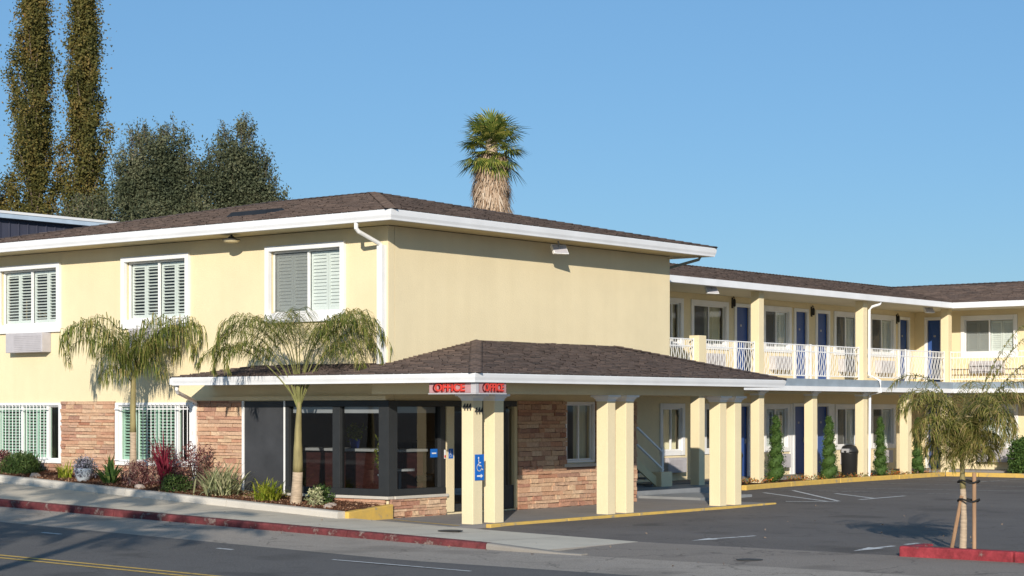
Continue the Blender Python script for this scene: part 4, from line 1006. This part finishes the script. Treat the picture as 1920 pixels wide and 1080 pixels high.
# ================================================================== VEGETATION
def frond_mesh(base, az, e0, L, droop, leafL, rg, bare=.2, nl=55, leafw=.028, hang=.8, bend=.12):
    """arching pinnate frond; returns stem path and leaflet quads"""
    pts = []; p = Vector(base); n = 26; ang = e0; step = L / n
    ca, sa = math.cos(az), math.sin(az)
    for i in range(n + 1):
        pts.append(p.copy()); ang -= droop * (bend + (1 - bend) * 3 * (i / n) ** 2) / n
        p = p + Vector((ca * math.cos(ang), sa * math.cos(ang), math.sin(ang))) * step
    Q = []; side = Vector((-sa, ca, 0))
    for k in range(nl):
        t = bare + (1 - bare) * (k + rg.random()) / nl; f = t * n; i = min(int(f), n - 1); q = pts[i].lerp(pts[i + 1], f - i)
        d = (pts[i + 1] - pts[i]).normalized(); ln = leafL * (.35 + .65 * math.sin(PI * min(1, (t - bare) / (1 - bare) * .8 + .18))) * rg.uniform(.75, 1.15)
        for s in (-1, 1):
            o = (side * s * rg.uniform(.6, 1) + d * rg.uniform(.2, .7) + Vector((0, 0, rg.uniform(-.3, .45)))).normalized()
            a = q; b = a + o * ln * .35
            o2 = (o * (1 - hang) + Vector((0, 0, -1)) * hang * rg.uniform(.8, 1.2) + Vector((rg.uniform(-.15, .15), rg.uniform(-.15, .15), 0))).normalized()
            c = b + o2 * ln * .33; o3 = (o2 + Vector((0, 0, -.6))).normalized(); e = c + o3 * ln * .35
            w = o.cross(Vector((rg.uniform(-.4, .4), rg.uniform(-.4, .4), 1))).normalized() * leafw * .5
            w1 = w * 1.0
            Q.append([a - w * .6, a + w * .6, b + w1, b - w1]); Q.append([b - w1, b + w1, c + w * .8, c - w * .8]); Q.append([c - w * .8, c + w * .8, e + w * .12, e - w * .12])
    return pts, np.array([[tuple(v) for v in q] for q in Q])
def queen_palm(x, y, z, hs, label, trunk, fronds, leafmat='queen', seed=0, group=None, name='queen_palm', loc=None, sheath=.45, rtop=.05):
    t = thing(name, (x, y, z), label, 'palm tree', group); rg = random.Random(seed)
    tr = MB(); n = 14; H = hs; path = []; rads = []
    for i in range(n + 1):
        f = i / n; path.append((x + trunk['lean'][0] * f + .015 * math.sin(f * 7), y + trunk['lean'][1] * f + .012 * math.cos(f * 6), z - .1 + (H + .1) * f)); rads.append(trunk['r0'] * (1 - f) ** .9 + trunk['r1'] * f + (.03 * trunk['r0'] / .1 if i == 0 else 0) + rg.uniform(-.004, .004))
    k = int(n * (1 - sheath)); tr.tube(path[:k + 1], rads[:k + 1], 12); tr.build('trunk', M['trunkgrey'], t, smooth=True)
    tr = MB(); tr.tube(path[k:], rads[k:], 12); tr.build('crownshaft', M['trunkgreen'], t, smooth=True)
    top = Vector(path[-1])
    for (azd, e, L, dr, ll) in fronds:
        base = top + Vector((math.cos(R(azd)), math.sin(R(azd)), 0)) * rg.uniform(.0, rtop) + Vector((0, 0, rg.uniform(-.35, .05) * min(1, hs * .3)))
        pts, Q = frond_mesh(base, R(azd), R(e), L, R(dr), ll, rg, bare=trunk.get('bare', .2), nl=trunk.get('nl', 60), hang=trunk.get('hang', .8), leafw=trunk.get('lw', .028), bend=trunk.get('bend', .12))
        fr = quadcloud('frond', Q, M[leafmat], t)
        mb = MB(); m_ = len(pts); mb.tube(pts[::2], [max(.004, trunk.get('rr', .02) * (1 - i / (m_ / 2 + .5))) for i in range(len(pts[::2]))], 5); mb.build('stem', M['rachis'], fr)
    return t
def fronds(n, seed, e=(45, 85), L=(1.8, 2.3), dr=(120, 170), ll=(.45, .6), azs=None):
    rg = random.Random(seed); out = []
    for i in range(n):
        az = (azs[i] if azs else 360 * i / n + rg.uniform(-14, 14)); out.append((az, rg.uniform(*e), rg.uniform(*L), rg.uniform(*dr), rg.uniform(*ll)))
    return out
# azimuths: picture-left is about 129 deg, picture-right about -51, toward camera about 218
zb = zs_(6.5)
queen_palm(-.9, 6.53, zb, 2.45, 'drooping queen palm with thin trunk between the lower left windows', dict(r0=.085, r1=.045, lean=(-.0, -.05), nl=46, hang=.8, bare=.15, lw=.016, bend=.14, rr=.015),
    [(129, 66, 2.45, 195, .72), (122, 60, 2.2, 190, .6), (138, 76, 2.4, 200, .75), (112, 82, 2.3, 200, .75), (-50, 64, 2.45, 195, .72), (-58, 72, 2.5, 200, .72), (-40, 78, 2.3, 200, .7), (-62, 60, 2.0, 190, .6), (210, 80, 1.9, 210, .75), (235, 72, 1.7, 210, .75), (285, 84, 2.0, 200, .75), (15, 82, 2.1, 200, .7), (188, 62, 1.4, 200, .7), (150, 78, 1.6, 215, .75), (-30, 78, 1.7, 215, .75), (260, 74, 1.4, 215, .75), (170, 50, 1.0, 190, .6), (-80, 52, 1.1, 190, .6)], seed=3)
queen_palm(-1.0, 1.53, zs_(1.5), 2.02, 'green stemmed queen palm with a stout trunk in front of the dark office windows', dict(r0=.125, r1=.045, lean=(.0, -.1), nl=66, hang=.5, bare=.42, rr=.014, lw=.013, bend=.16),
    [(128, 56, 2.6, 135, .5), (124, 70, 2.7, 180, .5), (136, 77, 2.9, 190, .5), (122, 81, 3.0, 190, .5), (140, 85, 3.1, 195, .5), (115, 87, 3.1, 190, .5), (-50, 74, 3.0, 180, .5), (-44, 78, 3.1, 185, .5), (-58, 71, 2.7, 185, .5), (-62, 82, 3.1, 190, .5), (-38, 85, 3.1, 190, .5), (200, 82, 3.0, 195, .5), (225, 86, 3.2, 195, .5), (250, 82, 2.9, 195, .5), (280, 86, 3.2, 190, .5), (20, 84, 3.1, 190, .5), (60, 86, 3.1, 190, .5), (180, 86, 3.0, 190, .5), (-10, 87, 3.1, 180, .5), (-45, 88, 2.8, 195, .5), (210, 87, 2.8, 185, .5), (-80, 72, 2.4, 195, .5), (150, 72, 2.4, 195, .5)], seed=4, sheath=.62, rtop=.03)
queen_palm(-.95, -12.5, -.02, 1.5, 'young staked palm with ragged yellow green fronds in the red kerbed island', dict(r0=.055, r1=.032, lean=(.02, .02), nl=66, hang=.42, bare=.1, rr=.010, lw=.012, bend=.3),
    [(129, 84, 1.6, 165, .36), (140, 87, 1.7, 160, .36), (110, 86, 1.6, 165, .36), (165, 87, 1.8, 165, .36), (100, 88, 1.9, 150, .36), (218, 86, 1.8, 160, .36), (240, 84, 1.6, 170, .36), (122, 88, 1.5, 190, .36), (-50, 85, 1.7, 160, .36), (-42, 72, 2.3, 40, .22), (-56, 67, 1.9, 50, .24), (-48, 78, 2.6, 50, .22), (-70, 84, 1.7, 170, .36), (20, 86, 1.6, 170, .36), (60, 85, 1.6, 175, .36), (-20, 84, 1.5, 170, .36), (150, 76, 1.2, 190, .34), (-55, 74, 1.2, 190, .34), (190, 78, 1.2, 190, .34), (260, 74, 1.2, 190, .34), (-80, 66, .9, 190, .3), (135, 74, 1.2, 200, .34), (200, 64, .8, 190, .3), (0, 64, .8, 190, .3), (-45, 60, .8, 190, .3), (128, 62, .8, 190, .3), (230, 50, .7, 190, .3), (128, 40, .6, 180, .34), (-50, 40, .6, 180, .34), (170, 25, .5, 170, .34), (-10, 30, .5, 170, .34), (218, 50, .8, 190, .36), (-50, 80, 1.9, 120, .36), (-60, 74, 1.6, 130, .34), (230, 78, 1.5, 150, .36), (170, 70, .9, 190, .36), (250, 60, .8, 190, .36), (-20, 64, .9, 190, .36), (129, 76, 1.05, 200, .42), (-50, 78, 1.1, 200, .42), (218, 78, 1.1, 205, .42), (170, 80, 1.3, 200, .42), (260, 80, 1.3, 200, .42), (95, 78, 1.1, 200, .42), (-80, 80, 1.3, 195, .42), (15, 78, 1.1, 200, .42), (145, 66, .8, 200, .42), (-35, 66, .8, 200, .42), (235, 66, .8, 205, .42)], 'queen2', seed=5, name='young_palm', sheath=.35, rtop=.03)
# street palms standing beyond the left edge of the view (they throw the long shadows on road and pavement)
G2 = 'street palms beyond the left edge'
for k, (sx_, sy_, hh, lab) in enumerate(((-2.6, 5.6, 5.8, 'street palm farthest left, whose crown shadow falls on the upper pavement'), (-5.3, 1.2, 6.6, 'tall street palm whose crown shadow falls across the kerb'), (-7.6, 2.9, 5.6, 'street palm whose shadow streaks the near side of the road'), (-2.4, 10.0, 6.3, 'street palm whose shadow touches the far left pavement'))):
    dd_ = hh / math.tan(R(SUN_E)); px_, py_ = sx_ - dd_ * math.cos(R(SUN_A)), sy_ - dd_ * math.sin(R(SUN_A))
    queen_palm(px_, py_, -.1, hh, lab, dict(r0=.17, r1=.1, lean=(.1, .1), nl=34, hang=.45, lw=.07, rr=.035), fronds(13, 41 + k, (5, 70), (2.2, 2.9), (80, 120), (.5, .7)), seed=6 + k, group=G2)
# stakes of the young palm
def stake(p, q, label):
    t = thing('tree_stake', p, label, 'stake', 'stakes round the young palm'); mb = MB(); mb.tube([p, q], .03, 8); mb.build('pole', M['woodstake'], t)
stake((-.75, -12.2, -.1), (-1.0, -12.5, .80), 'leaning wooden stake left of the young palm trunk')
stake((-1.0, -12.70, -.1), (-1.0, -12.70, 1.15), 'upright taller wooden stake right of the young palm trunk')
t = thing('tree_tie', (-.98, -12.6, .8), 'black rubber tie looped round the young palm and its stakes', 'tie')
for z in (.74, 1.02):
    mb = MB(); c = Vector((-.98, -12.6, z)); mb.tube([c + Vector((.09 * math.cos(a), .17 * math.sin(a), .02 * math.sin(3 * a))) for a in [2 * PI * k / 16 for k in range(17)]], .014, 6); mb.build('strap', M['rubber'], t)

def tuft(name, x, y, z, n, L, w, label, cat, mat, spread=1.0, droop=1.2, seed=0, e=(35, 88), base=.06, extra=None, stemh=0.):
    rg = random.Random(seed); Q = []
    for i in range(n):
        az = rg.uniform(0, 2 * PI); el = R(rg.uniform(*e)); ln = L * rg.uniform(.55, 1.1); p = Vector((x + rg.gauss(0, base), y + rg.gauss(0, base), z + stemh * rg.random())); k = 6
        side = Vector((-math.sin(az + rg.uniform(-.6, .6)), math.cos(az), 0)); pts = [p.copy()]; a = el
        for j in range(k):
            p = p + Vector((math.cos(az) * math.cos(a) * spread, math.sin(az) * math.cos(a) * spread, math.sin(a))) * ln / k; a -= droop * (.4 + j / k) / k; pts.append(p.copy())
        ww = [.5, .9, 1, .95, .75, .45, .06]
        for j in range(k):
            s0 = side * w * ww[j] / 2; s1 = side * w * ww[j + 1] / 2; Q.append([tuple(pts[j] - s0), tuple(pts[j] + s0), tuple(pts[j + 1] + s1), tuple(pts[j + 1] - s1)])
    t = thing(name, (x, y, z), label, cat); quadcloud('blades', np.array(Q), M[mat], t)
    if stemh: mb = MB(); mb.tube([(x, y, z - .1), (x, y, z + stemh)], .03, 8); mb.build('stem', M['trunkgrey'], t)
    return t
def bush(name, x, y, z, r, h, label, mat, n=900, L=.07, w=.035, seed=0, up=.3, cat='shrub'):
    rg = np.random.default_rng(seed); a = rg.uniform(0, 2 * PI, n); rr = r * np.sqrt(rg.uniform(.05, 1, n)); hz = rg.uniform(0.05, 1, n)
    prof = np.sqrt(np.clip(1 - (hz - .35) ** 2 * 1.6, .05, 1)); lump = 1 + .25 * np.sin(a * 3 + seed) + .15 * np.sin(a * 7 + hz * 9)
    C = np.stack([x + rr * prof * lump * np.cos(a), y + rr * prof * lump * np.sin(a), z + hz * h * (1 + .1 * np.sin(a * 5))], 1)
    t = thing(name, (x, y, z), label, cat); quadcloud('foliage', leaves(C, 3, .03, L, w, up, rg), M[mat], t)
    mb = MB()
    for k in range(7):
        b = 2 * PI * k / 7; mb.tube([(x, y, z - .05), (x + r * .5 * math.cos(b), y + r * .5 * math.sin(b), z + h * .8)], [.012, .004], 5, cap=False)
    mb.build('stems', M['bark'], t); return t
zg = lambda Y: zs_(Y) + .04
bush('shrub', -.85, 10.35, zg(10.3), .42, .42, 'dark green mounded shrub under the leftmost lower window', 'darkleaf', 1300, .12, .018, 1, 1.2)
bush('shrub', -.7, 11.3, zg(11.3), .25, .42, 'small reddish shrub at the left edge of the planting bed', 'burg', 500, .06, .03, 2)
tuft('strappy_plant', -.95, 8.75, zg(8.7), 40, .48, .035, 'small yellow green upright plant left of the flowering pot shrub', 'plant', 'brightleaf', .8, .8, 3, (45, 88), .05)
bush('flowering_shrub', -.95, 8.05, zg(8.0) + .1, .22, .36, 'pale lavender flowering shrub in front of the left stone panel', 'lavender', 700, .05, .03, 4)
mb = MB(); mb.lathe(-.98, 8.05, [(.13, zg(8) - .03), (.19, zg(8) + .22), (.2, zg(8) + .27), (.17, zg(8) + .27)], 20); recenter(mb.build('garden_pot', M['potw'], smooth=True, label='pale blue grey garden pot in front of the left stone panel', cat='pot'))
tuft('agapanthus', -.95, 7.2, zg(7.2), 55, .66, .05, 'dark green strappy plant left of the slender palm trunk', 'plant', 'strap', .9, .9, 5, (40, 85), .06)
bush('shrub', -1.0, 6.25, zg(6.3), .3, .5, 'dry brown shrub round the foot of the slender palm', 'burg', 500, .08, .015, 6, 1.)
tuft('cordyline', -1.0, 5.4, zg(5.4), 64, 1.0, .038, 'tall crimson cordyline right of the slender palm', 'plant', 'redleaf', .62, .7, 7, (55, 89), .04, stemh=.3)
bush('shrub', -.55, 5.9, zg(5.9), .42, .85, 'airy burgundy leaved shrub behind the crimson cordyline, left side', 'burg', 430, .085, .024, 8)
bush('shrub', -.5, 4.95, zg(4.9), .4, .9, 'airy burgundy leaved shrub right of the crimson cordyline', 'burg', 430, .085, .024, 9)
bush('shrub', -1.15, 4.9, zg(4.9), .3, .3, 'low dark green shrub in front of the crimson cordyline', 'darkleaf', 500, .06, .03, 10)
tuft('flax_clump', -.95, 3.72, zg(3.7), 330, .80, .032, 'large silvery striped flax clump below the right stone panel', 'plant', 'silver', 1.0, 1.1, 11, (18, 88), .13)
tuft('grass_clump', -1.0, 2.28, zg(2.2), 240, .58, .026, 'arching yellow green grass clump left of the stout palm', 'plant', 'brightleaf', .95, 1.9, 12, (30, 88), .1)
tuft('dry_grass', -.9, 2.75, zg(2.7), 40, .34, .015, 'small dry grass tuft between the flax and grass clumps', 'plant', 'deadfan', 1., 1.4, 13, (20, 80), .1)
bush('shrub', -1.0, 1.0, zg(1.0), .15, .3, 'small grey green shrub right of the stout palm', 'silver', 150, .07, .03, 14)
bush('shrub', -.7, 1.15, zg(1.1), .2, .34, 'dark leafy shrub just behind the stout palm', 'darkleaf', 260, .07, .035, 15)
def rock(x, y, z, r, label, seed):
    bm = bmesh.new(); bmesh.ops.create_icosphere(bm, subdivisions=2, radius=r); rg = random.Random(seed)
    for v in bm.verts: v.co = v.co * rg.uniform(.82, 1.12); v.co.z *= .65
    me = bpy.data.meshes.new('rock'); bm.to_mesh(me); bm.free(); me.materials.append(M['rock']); o = bpy.data.objects.new('rock', me); COL.objects.link(o); o.location = (x, y, z); setp(o, label, 'rock')
rock(-1.15, 9.5, zg(9.4), .14, 'rounded rock beside the dark mounded shrub at the left', 1)
rock(-1.15, 6.0, zg(6.0), .12, 'rounded brown rock at the foot of the slender palm', 2)
rock(-1.1, .55, zg(.6), .1, 'small pale rock near the yellow end of the planter', 3)
rock(-.85, .72, zg(.6), .12, 'grey rock behind the small pale rock near the office corner', 4)

# spiral topiaries
def topiary(x, y, z, h, label, seed, slim=1.):
    t = thing('spiral_topiary', (x, y, z), label, 'topiary', 'spiral topiaries along the rear wing'); rg = np.random.default_rng(seed)
    mb = MB(); mb.tube([(x, y, z), (x, y, z + h * .95)], .03, 8); mb.build('trunk', M['bark'], t)
    path = []; rad = []; turns = 5.2; n = 90
    for i in range(n + 1):
        f = i / n; a = 2 * PI * turns * f + seed; ro = (.062 * (1 - f) + .02) * slim; path.append((x + ro * math.cos(a), y + ro * math.sin(a), z + .1 + h * .92 * f)); rad.append((.135 * (1 - f) ** .8 + .07) * (1 + .06 * math.sin(i * .9)) * slim)
    mb = MB(); mb.tube(path, [r * .82 for r in rad], 10); mb.build('core', M['topiary'], t, smooth=True)
    P = np.array(path); Rr = np.array(rad); idx = rg.integers(0, n + 1, 4200); d = unit(rg.normal(0, 1, (4200, 3)))
    C = P[idx] + d * Rr[idx][:, None] * rg.uniform(.72, 1.3, (4200, 1)); quadcloud('foliage', leaves(C, 1, .006, .05, .03, .2, rg), M['topiary'], t)
for x, s, lab in ((17.72, 1, 'leftmost spiral topiary, at the column by the first lower window'), (20.75, 2, 'spiral topiary at the second column, by the paired blue doors'), (23.95, 3, 'spiral topiary right of the downspout column'), (26.5, 4, 'rightmost spiral topiary, beside the column near the inner corner')):
    topiary(x, 1.75 + .05 * s, .1, 1.84 - .03 * s, lab, s, 1.0 if s < 3 else .85)
# low flowers along the strip
for i, (x, y) in enumerate([(16.2, 1.9), (18.9, 1.95), (19.3, 2.1), (21.8, 2.05), (22.2, 1.9), (25.2, 2.1), (25.0, 1.8), (26.0, 1.95)]):
    pass
C = np.stack([RNG.uniform(15.5, 27.5, 900), RNG.uniform(1.65, 2.4, 900), .1 + RNG.uniform(0, .1, 900)], 1)
C = C[np.sin(C[:, 0] * 2.3) > -.2]
quadcloud('bedding_flowers', leaves(C, 4, .03, .05, .035), M['flower'], kind='stuff')
bush('shrub', 28.0, -.75, .1, .35, 1.05, 'dark rounded shrub at the right edge in front of the rear wing', 'topiary', 1800, .08, .04, 22)
pot_plant(14.75, 1.6, .1, 'dark pot of trailing plants beside the single column near the stairs', 'iron', .16, .3, .45, 'darkleaf', 90, .22)
def bin_(x, y, z, label):
    t = thing('litter_bin', (x, y, z), label, 'litter bin', 'dark litter bins')
    mb = MB(); mb.lathe(x, y, [(.2, z), (.23, z + .03), (.25, z + .68), (.26, z + .7)], 20); mb.build('bin_body', M['black'], t, smooth=True)
    mb = MB(); mb.lathe(x, y, [(.265, z + .7), (.27, z + .76), (.2, z + .9), (.06, z + .95)], 20); mb.build('lid', M['black'], t, smooth=True)
    mb = MB(); mb.box(x - .262, x - .19, y - .12, y + .12, z + .72, z + .83); mb.build('flap', M['grey'], t)
bin_(16.55, 2.45, .1, 'dark litter bin behind the leftmost spiral topiary column')
bin_(22.5, 2.15, .1, 'dark litter bin left of the downspout column')

# fan palm
def fan_palm(x, y, H):
    t = thing('fan_palm', (x, y, 0), 'tall fan palm with shaggy straw coloured skirt rising behind the roof', 'palm tree'); rg = random.Random(9)
    mb = MB(); mb.tube([(x, y, -.5), (x, y, H - 1.7)], [.42, .3], 14); mb.build('trunk', M['trunkgrey'], t)
    top = Vector((x, y, H - 2.3)); right = Vector((.624, -.781, 0))
    for i in range(64):
        az = i * 2.39996; f = i / 63; el = R(84 - 128 * f + rg.uniform(-8, 8)); pl = rg.uniform(.8, 1.2); rad = rg.uniform(1.0, 1.3)
        if i % 3 == 1: pl *= .5; rad *= .9
        d = Vector((math.cos(az) * math.cos(el), math.sin(az) * math.cos(el), math.sin(el))); c = top + Vector((0, 0, .35 * (1 - f) - .15 * f)) + d * pl
        side = d.cross(Vector((0, 0, 1))).normalized(); nrm = side.cross(d).normalized(); Q = []; n = 22
        fold = rg.uniform(.15, .4)
        for k in range(n):
            a = R(-105 + 210 * (k + .5) / n); dd = (d * math.cos(a) + side * math.sin(a) + nrm * fold * -abs(math.sin(a))).normalized(); r = rad * (.6 + .4 * math.cos(a * .8)) * rg.uniform(.8, 1.12)
            w = dd.cross(nrm).normalized() * .038; m_ = c + dd * r * .6; e = c + dd * r + Vector((0, 0, -.16 * r))
            Q.append([tuple(c), tuple(m_ + w), tuple(m_ + nrm * .01), tuple(m_ - w)]); Q.append([tuple(m_ + w), tuple(e), tuple(e), tuple(m_ - w)])
        fr = quadcloud('frond', np.array(Q), M['fan'], t)
        mb = MB(); mb.tube([top, c], [.025, .015], 5); mb.build('stalk', M['rachis'], fr)
    Q = []
    for i in range(5200):
        z = H - 2.35 - abs(rg.random()) ** .9 * 5.2; f = (H - 2.5 - z) / 5.2; az = rg.uniform(0, 2 * PI)
        rr = (.76 + .10 * min(1, f * 2.2) + .08 * math.sin(z * 5 + az * 2) + .25 * f * f) * rg.uniform(.72, 1.06)
        p = Vector((x + rr * math.cos(az), y + rr * math.sin(az), z)); d = Vector((math.cos(az) * rg.uniform(0, .4), math.sin(az) * rg.uniform(0, .4), -1)) + Vector((rg.gauss(0, .2), rg.gauss(0, .2), 0)); d.normalize()
        w = Vector((-math.sin(az), math.cos(az), 0)) * rg.uniform(.02, .05); l = d * rg.uniform(.35, .75)
        Q.append([tuple(p - w), tuple(p + w), tuple(p + l + w * .3), tuple(p + l - w * .3)])
    quadcloud('dead_frond_skirt', np.array(Q), M['deadfan'], t, kind='stuff')
fan_palm(46.2, 35.1, 17.3)

# tall columnar trees and the grey green trees
def column_tree(x, y, H, rbase, rtop, label, seed, n=110, per=520, pw=1.0, zlow=4.):
    t = thing('columnar_tree', (x, y, 0), label, 'tree', 'tall trees behind the motel'); rg = np.random.default_rng(seed); rr = random.Random(seed)
    mb = MB(); mb.tube([(x, y, -.5), (x + .2, y, H * .5), (x, y, H)], [.5, .3, .05], 10); mb.build('trunk', M['bark'], t)
    C = []; mb = MB()
    for i in range(n):
        f = (i + rg.uniform(0, 1)) / n; f = f ** .95; z = zlow + (H - zlow) * f; a = i * 2.39996 + rg.uniform(-.5, .5); R_ = rbase * max(.02, 1 - f) ** .36
        R_ *= rg.uniform(.6, 1.28) * (1 + .28 * math.sin(z * 1.5 + seed) * math.cos(a - .9))
        tip = Vector((x + R_ * math.cos(a), y + R_ * math.sin(a), z)); root = Vector((x, y, z - 1.3 - R_ * .7))
        mb.tube([tuple(root), tuple(root.lerp(tip, .55) - Vector((0, 0, .15))), tuple(tip)], [.07, .045, .012], 5, cap=False)
        # a plume of foliage that rises along the branch
        m = per; s = rg.uniform(.25, 1.08, m); d = rg.normal(0, 1, (m, 3)) * np.array([.17, .17, .27]) * (1.3 - .6 * s)[:, None] * rg.uniform(.75, 1.35)
        P = np.array(root)[None] + (np.array(tip) - np.array(root))[None] * s[:, None] + d; P[:, 2] += .35 * s ** 2; C.append(P)
        k2 = 230; B2 = np.array(tip)[None] + rg.normal(0, 1, (k2, 3)) * np.array([.24, .24, .30]) * rg.uniform(.8, 1.3) + np.array([0, 0, .25]); C.append(B2)
    mb.build('limbs', M['bark'], t)
    quadcloud('crown', leaves(np.concatenate(C), 1, .02, .14, .085, .1, rg), M['autumn'], t)
column_tree(28.75, 48.85, 22.7, 1.4, .7, 'tall rusty green columnar tree, the left one of the pair', 51, 96, 520, .8)
column_tree(30.42, 47.2, 22.5, 1.15, .6, 'tall rusty green columnar tree, the right one of the pair', 52, 92, 520, .9)
column_tree(26.6, 50.0, 13.0, 1.9, 1.0, 'lower rusty green tree at the far left edge beside the tall pair', 53, 50, 520)
def round_tree(x, y, cs, label, seed, n=420, per=80):
    t = thing('evergreen_tree', (x, y, 0), label, 'tree', 'grey green trees behind the motel'); rg = np.random.default_rng(seed)
    mb = MB(); mb.tube([(x, y, -.5), (x + .1, y + .1, 6), (x, y, 9)], [.35, .25, .1], 10); mb.build('trunk', M['bark'], t)
    C = []; mb = MB(); rt = Vector((.624, -.781, 0)); fw = Vector((.781, .624, 0))
    tw = []
    for (dx, cz, rx, rz) in cs:
        for i in range(int(n * .2 * rx * rz / 2.2)):
            d = unit(rg.normal(0, 1, 3)); k = rg.uniform(.15, 1.0) ** .45
            wob = 1 + .2 * math.sin(d[0] * 6 + seed) + .18 * math.sin(d[2] * 8 + d[1] * 5)
            p = Vector((x, y, cz)) + rt * (dx + d[0] * rx * k * wob) + fw * (d[1] * rx * k) + Vector((0, 0, d[2] * rz * k * wob)); C.append(tuple(p))
            if i % 6 == 0: mb.tube([(x, y, cz - rz * .9), ((x + p.x) / 2, (y + p.y) / 2, (cz + p.z) / 2 - .2), tuple(p)], [.06, .035, .01], 5, cap=False)
        for i in range(int(34 * rx)):       # leafy twigs standing clear of the crown
            ax = rg.uniform(-1.05, 1.05); q = Vector((x, y, cz)) + rt * (dx + ax * rx) + Vector((0, 0, rz * math.sqrt(max(0, 1 - ax * ax)) * .95)); h = rg.uniform(.3, .85); e = q + Vector((rg.normal(0, .12), rg.normal(0, .12), h)) + rt * ax * .3
            mb.tube([tuple(q - Vector((0, 0, .3))), tuple(e)], [.014, .005], 4, cap=False)
            for s in np.linspace(0, 1, 9): tw.append(tuple(q.lerp(e, s)))
    mb.build('limbs', M['bark'], t)
    Q = np.concatenate([leaves(np.array(C), int(per * 3.3), .24, .13, .055, .2, rg), leaves(np.array(tw), 7, .07, .11, .045, .5, rg)])
    quadcloud('crown', Q, M['olive'], t)
round_tree(19.1, 29.0, [(-.95, 9.8, .45, 1.5), (-.4, 10.6, .5, 1.4), (.15, 10.4, .45, 1.5), (.65, 10.9, .45, 1.3), (.0, 9.0, 1.3, 1.), (.95, 9.6, .4, 1.3)], 'dark grey green tree with upright twigs behind the left roof', 61)
round_tree(20.9, 26.9, [(-1.1, 9.6, .4, .9), (-.55, 10.2, .42, 1.3), (.2, 10.9, .5, 1.6), (.65, 10.3, .45, 1.5), (1.1, 9.8, .42, 1.2), (1.6, 9.1, .42, .8), (.3, 8.7, 1.15, .7)], 'dark grey green tree right of its twin, above the roof vent', 62)
round_tree(18.0, 31.0, [(-.2, 8.3, 1.2, 1.1)], 'low dark evergreen between the columnar trees and the grey green pair', 63)
print('stones', NST[0], 'objects', len(bpy.data.objects))
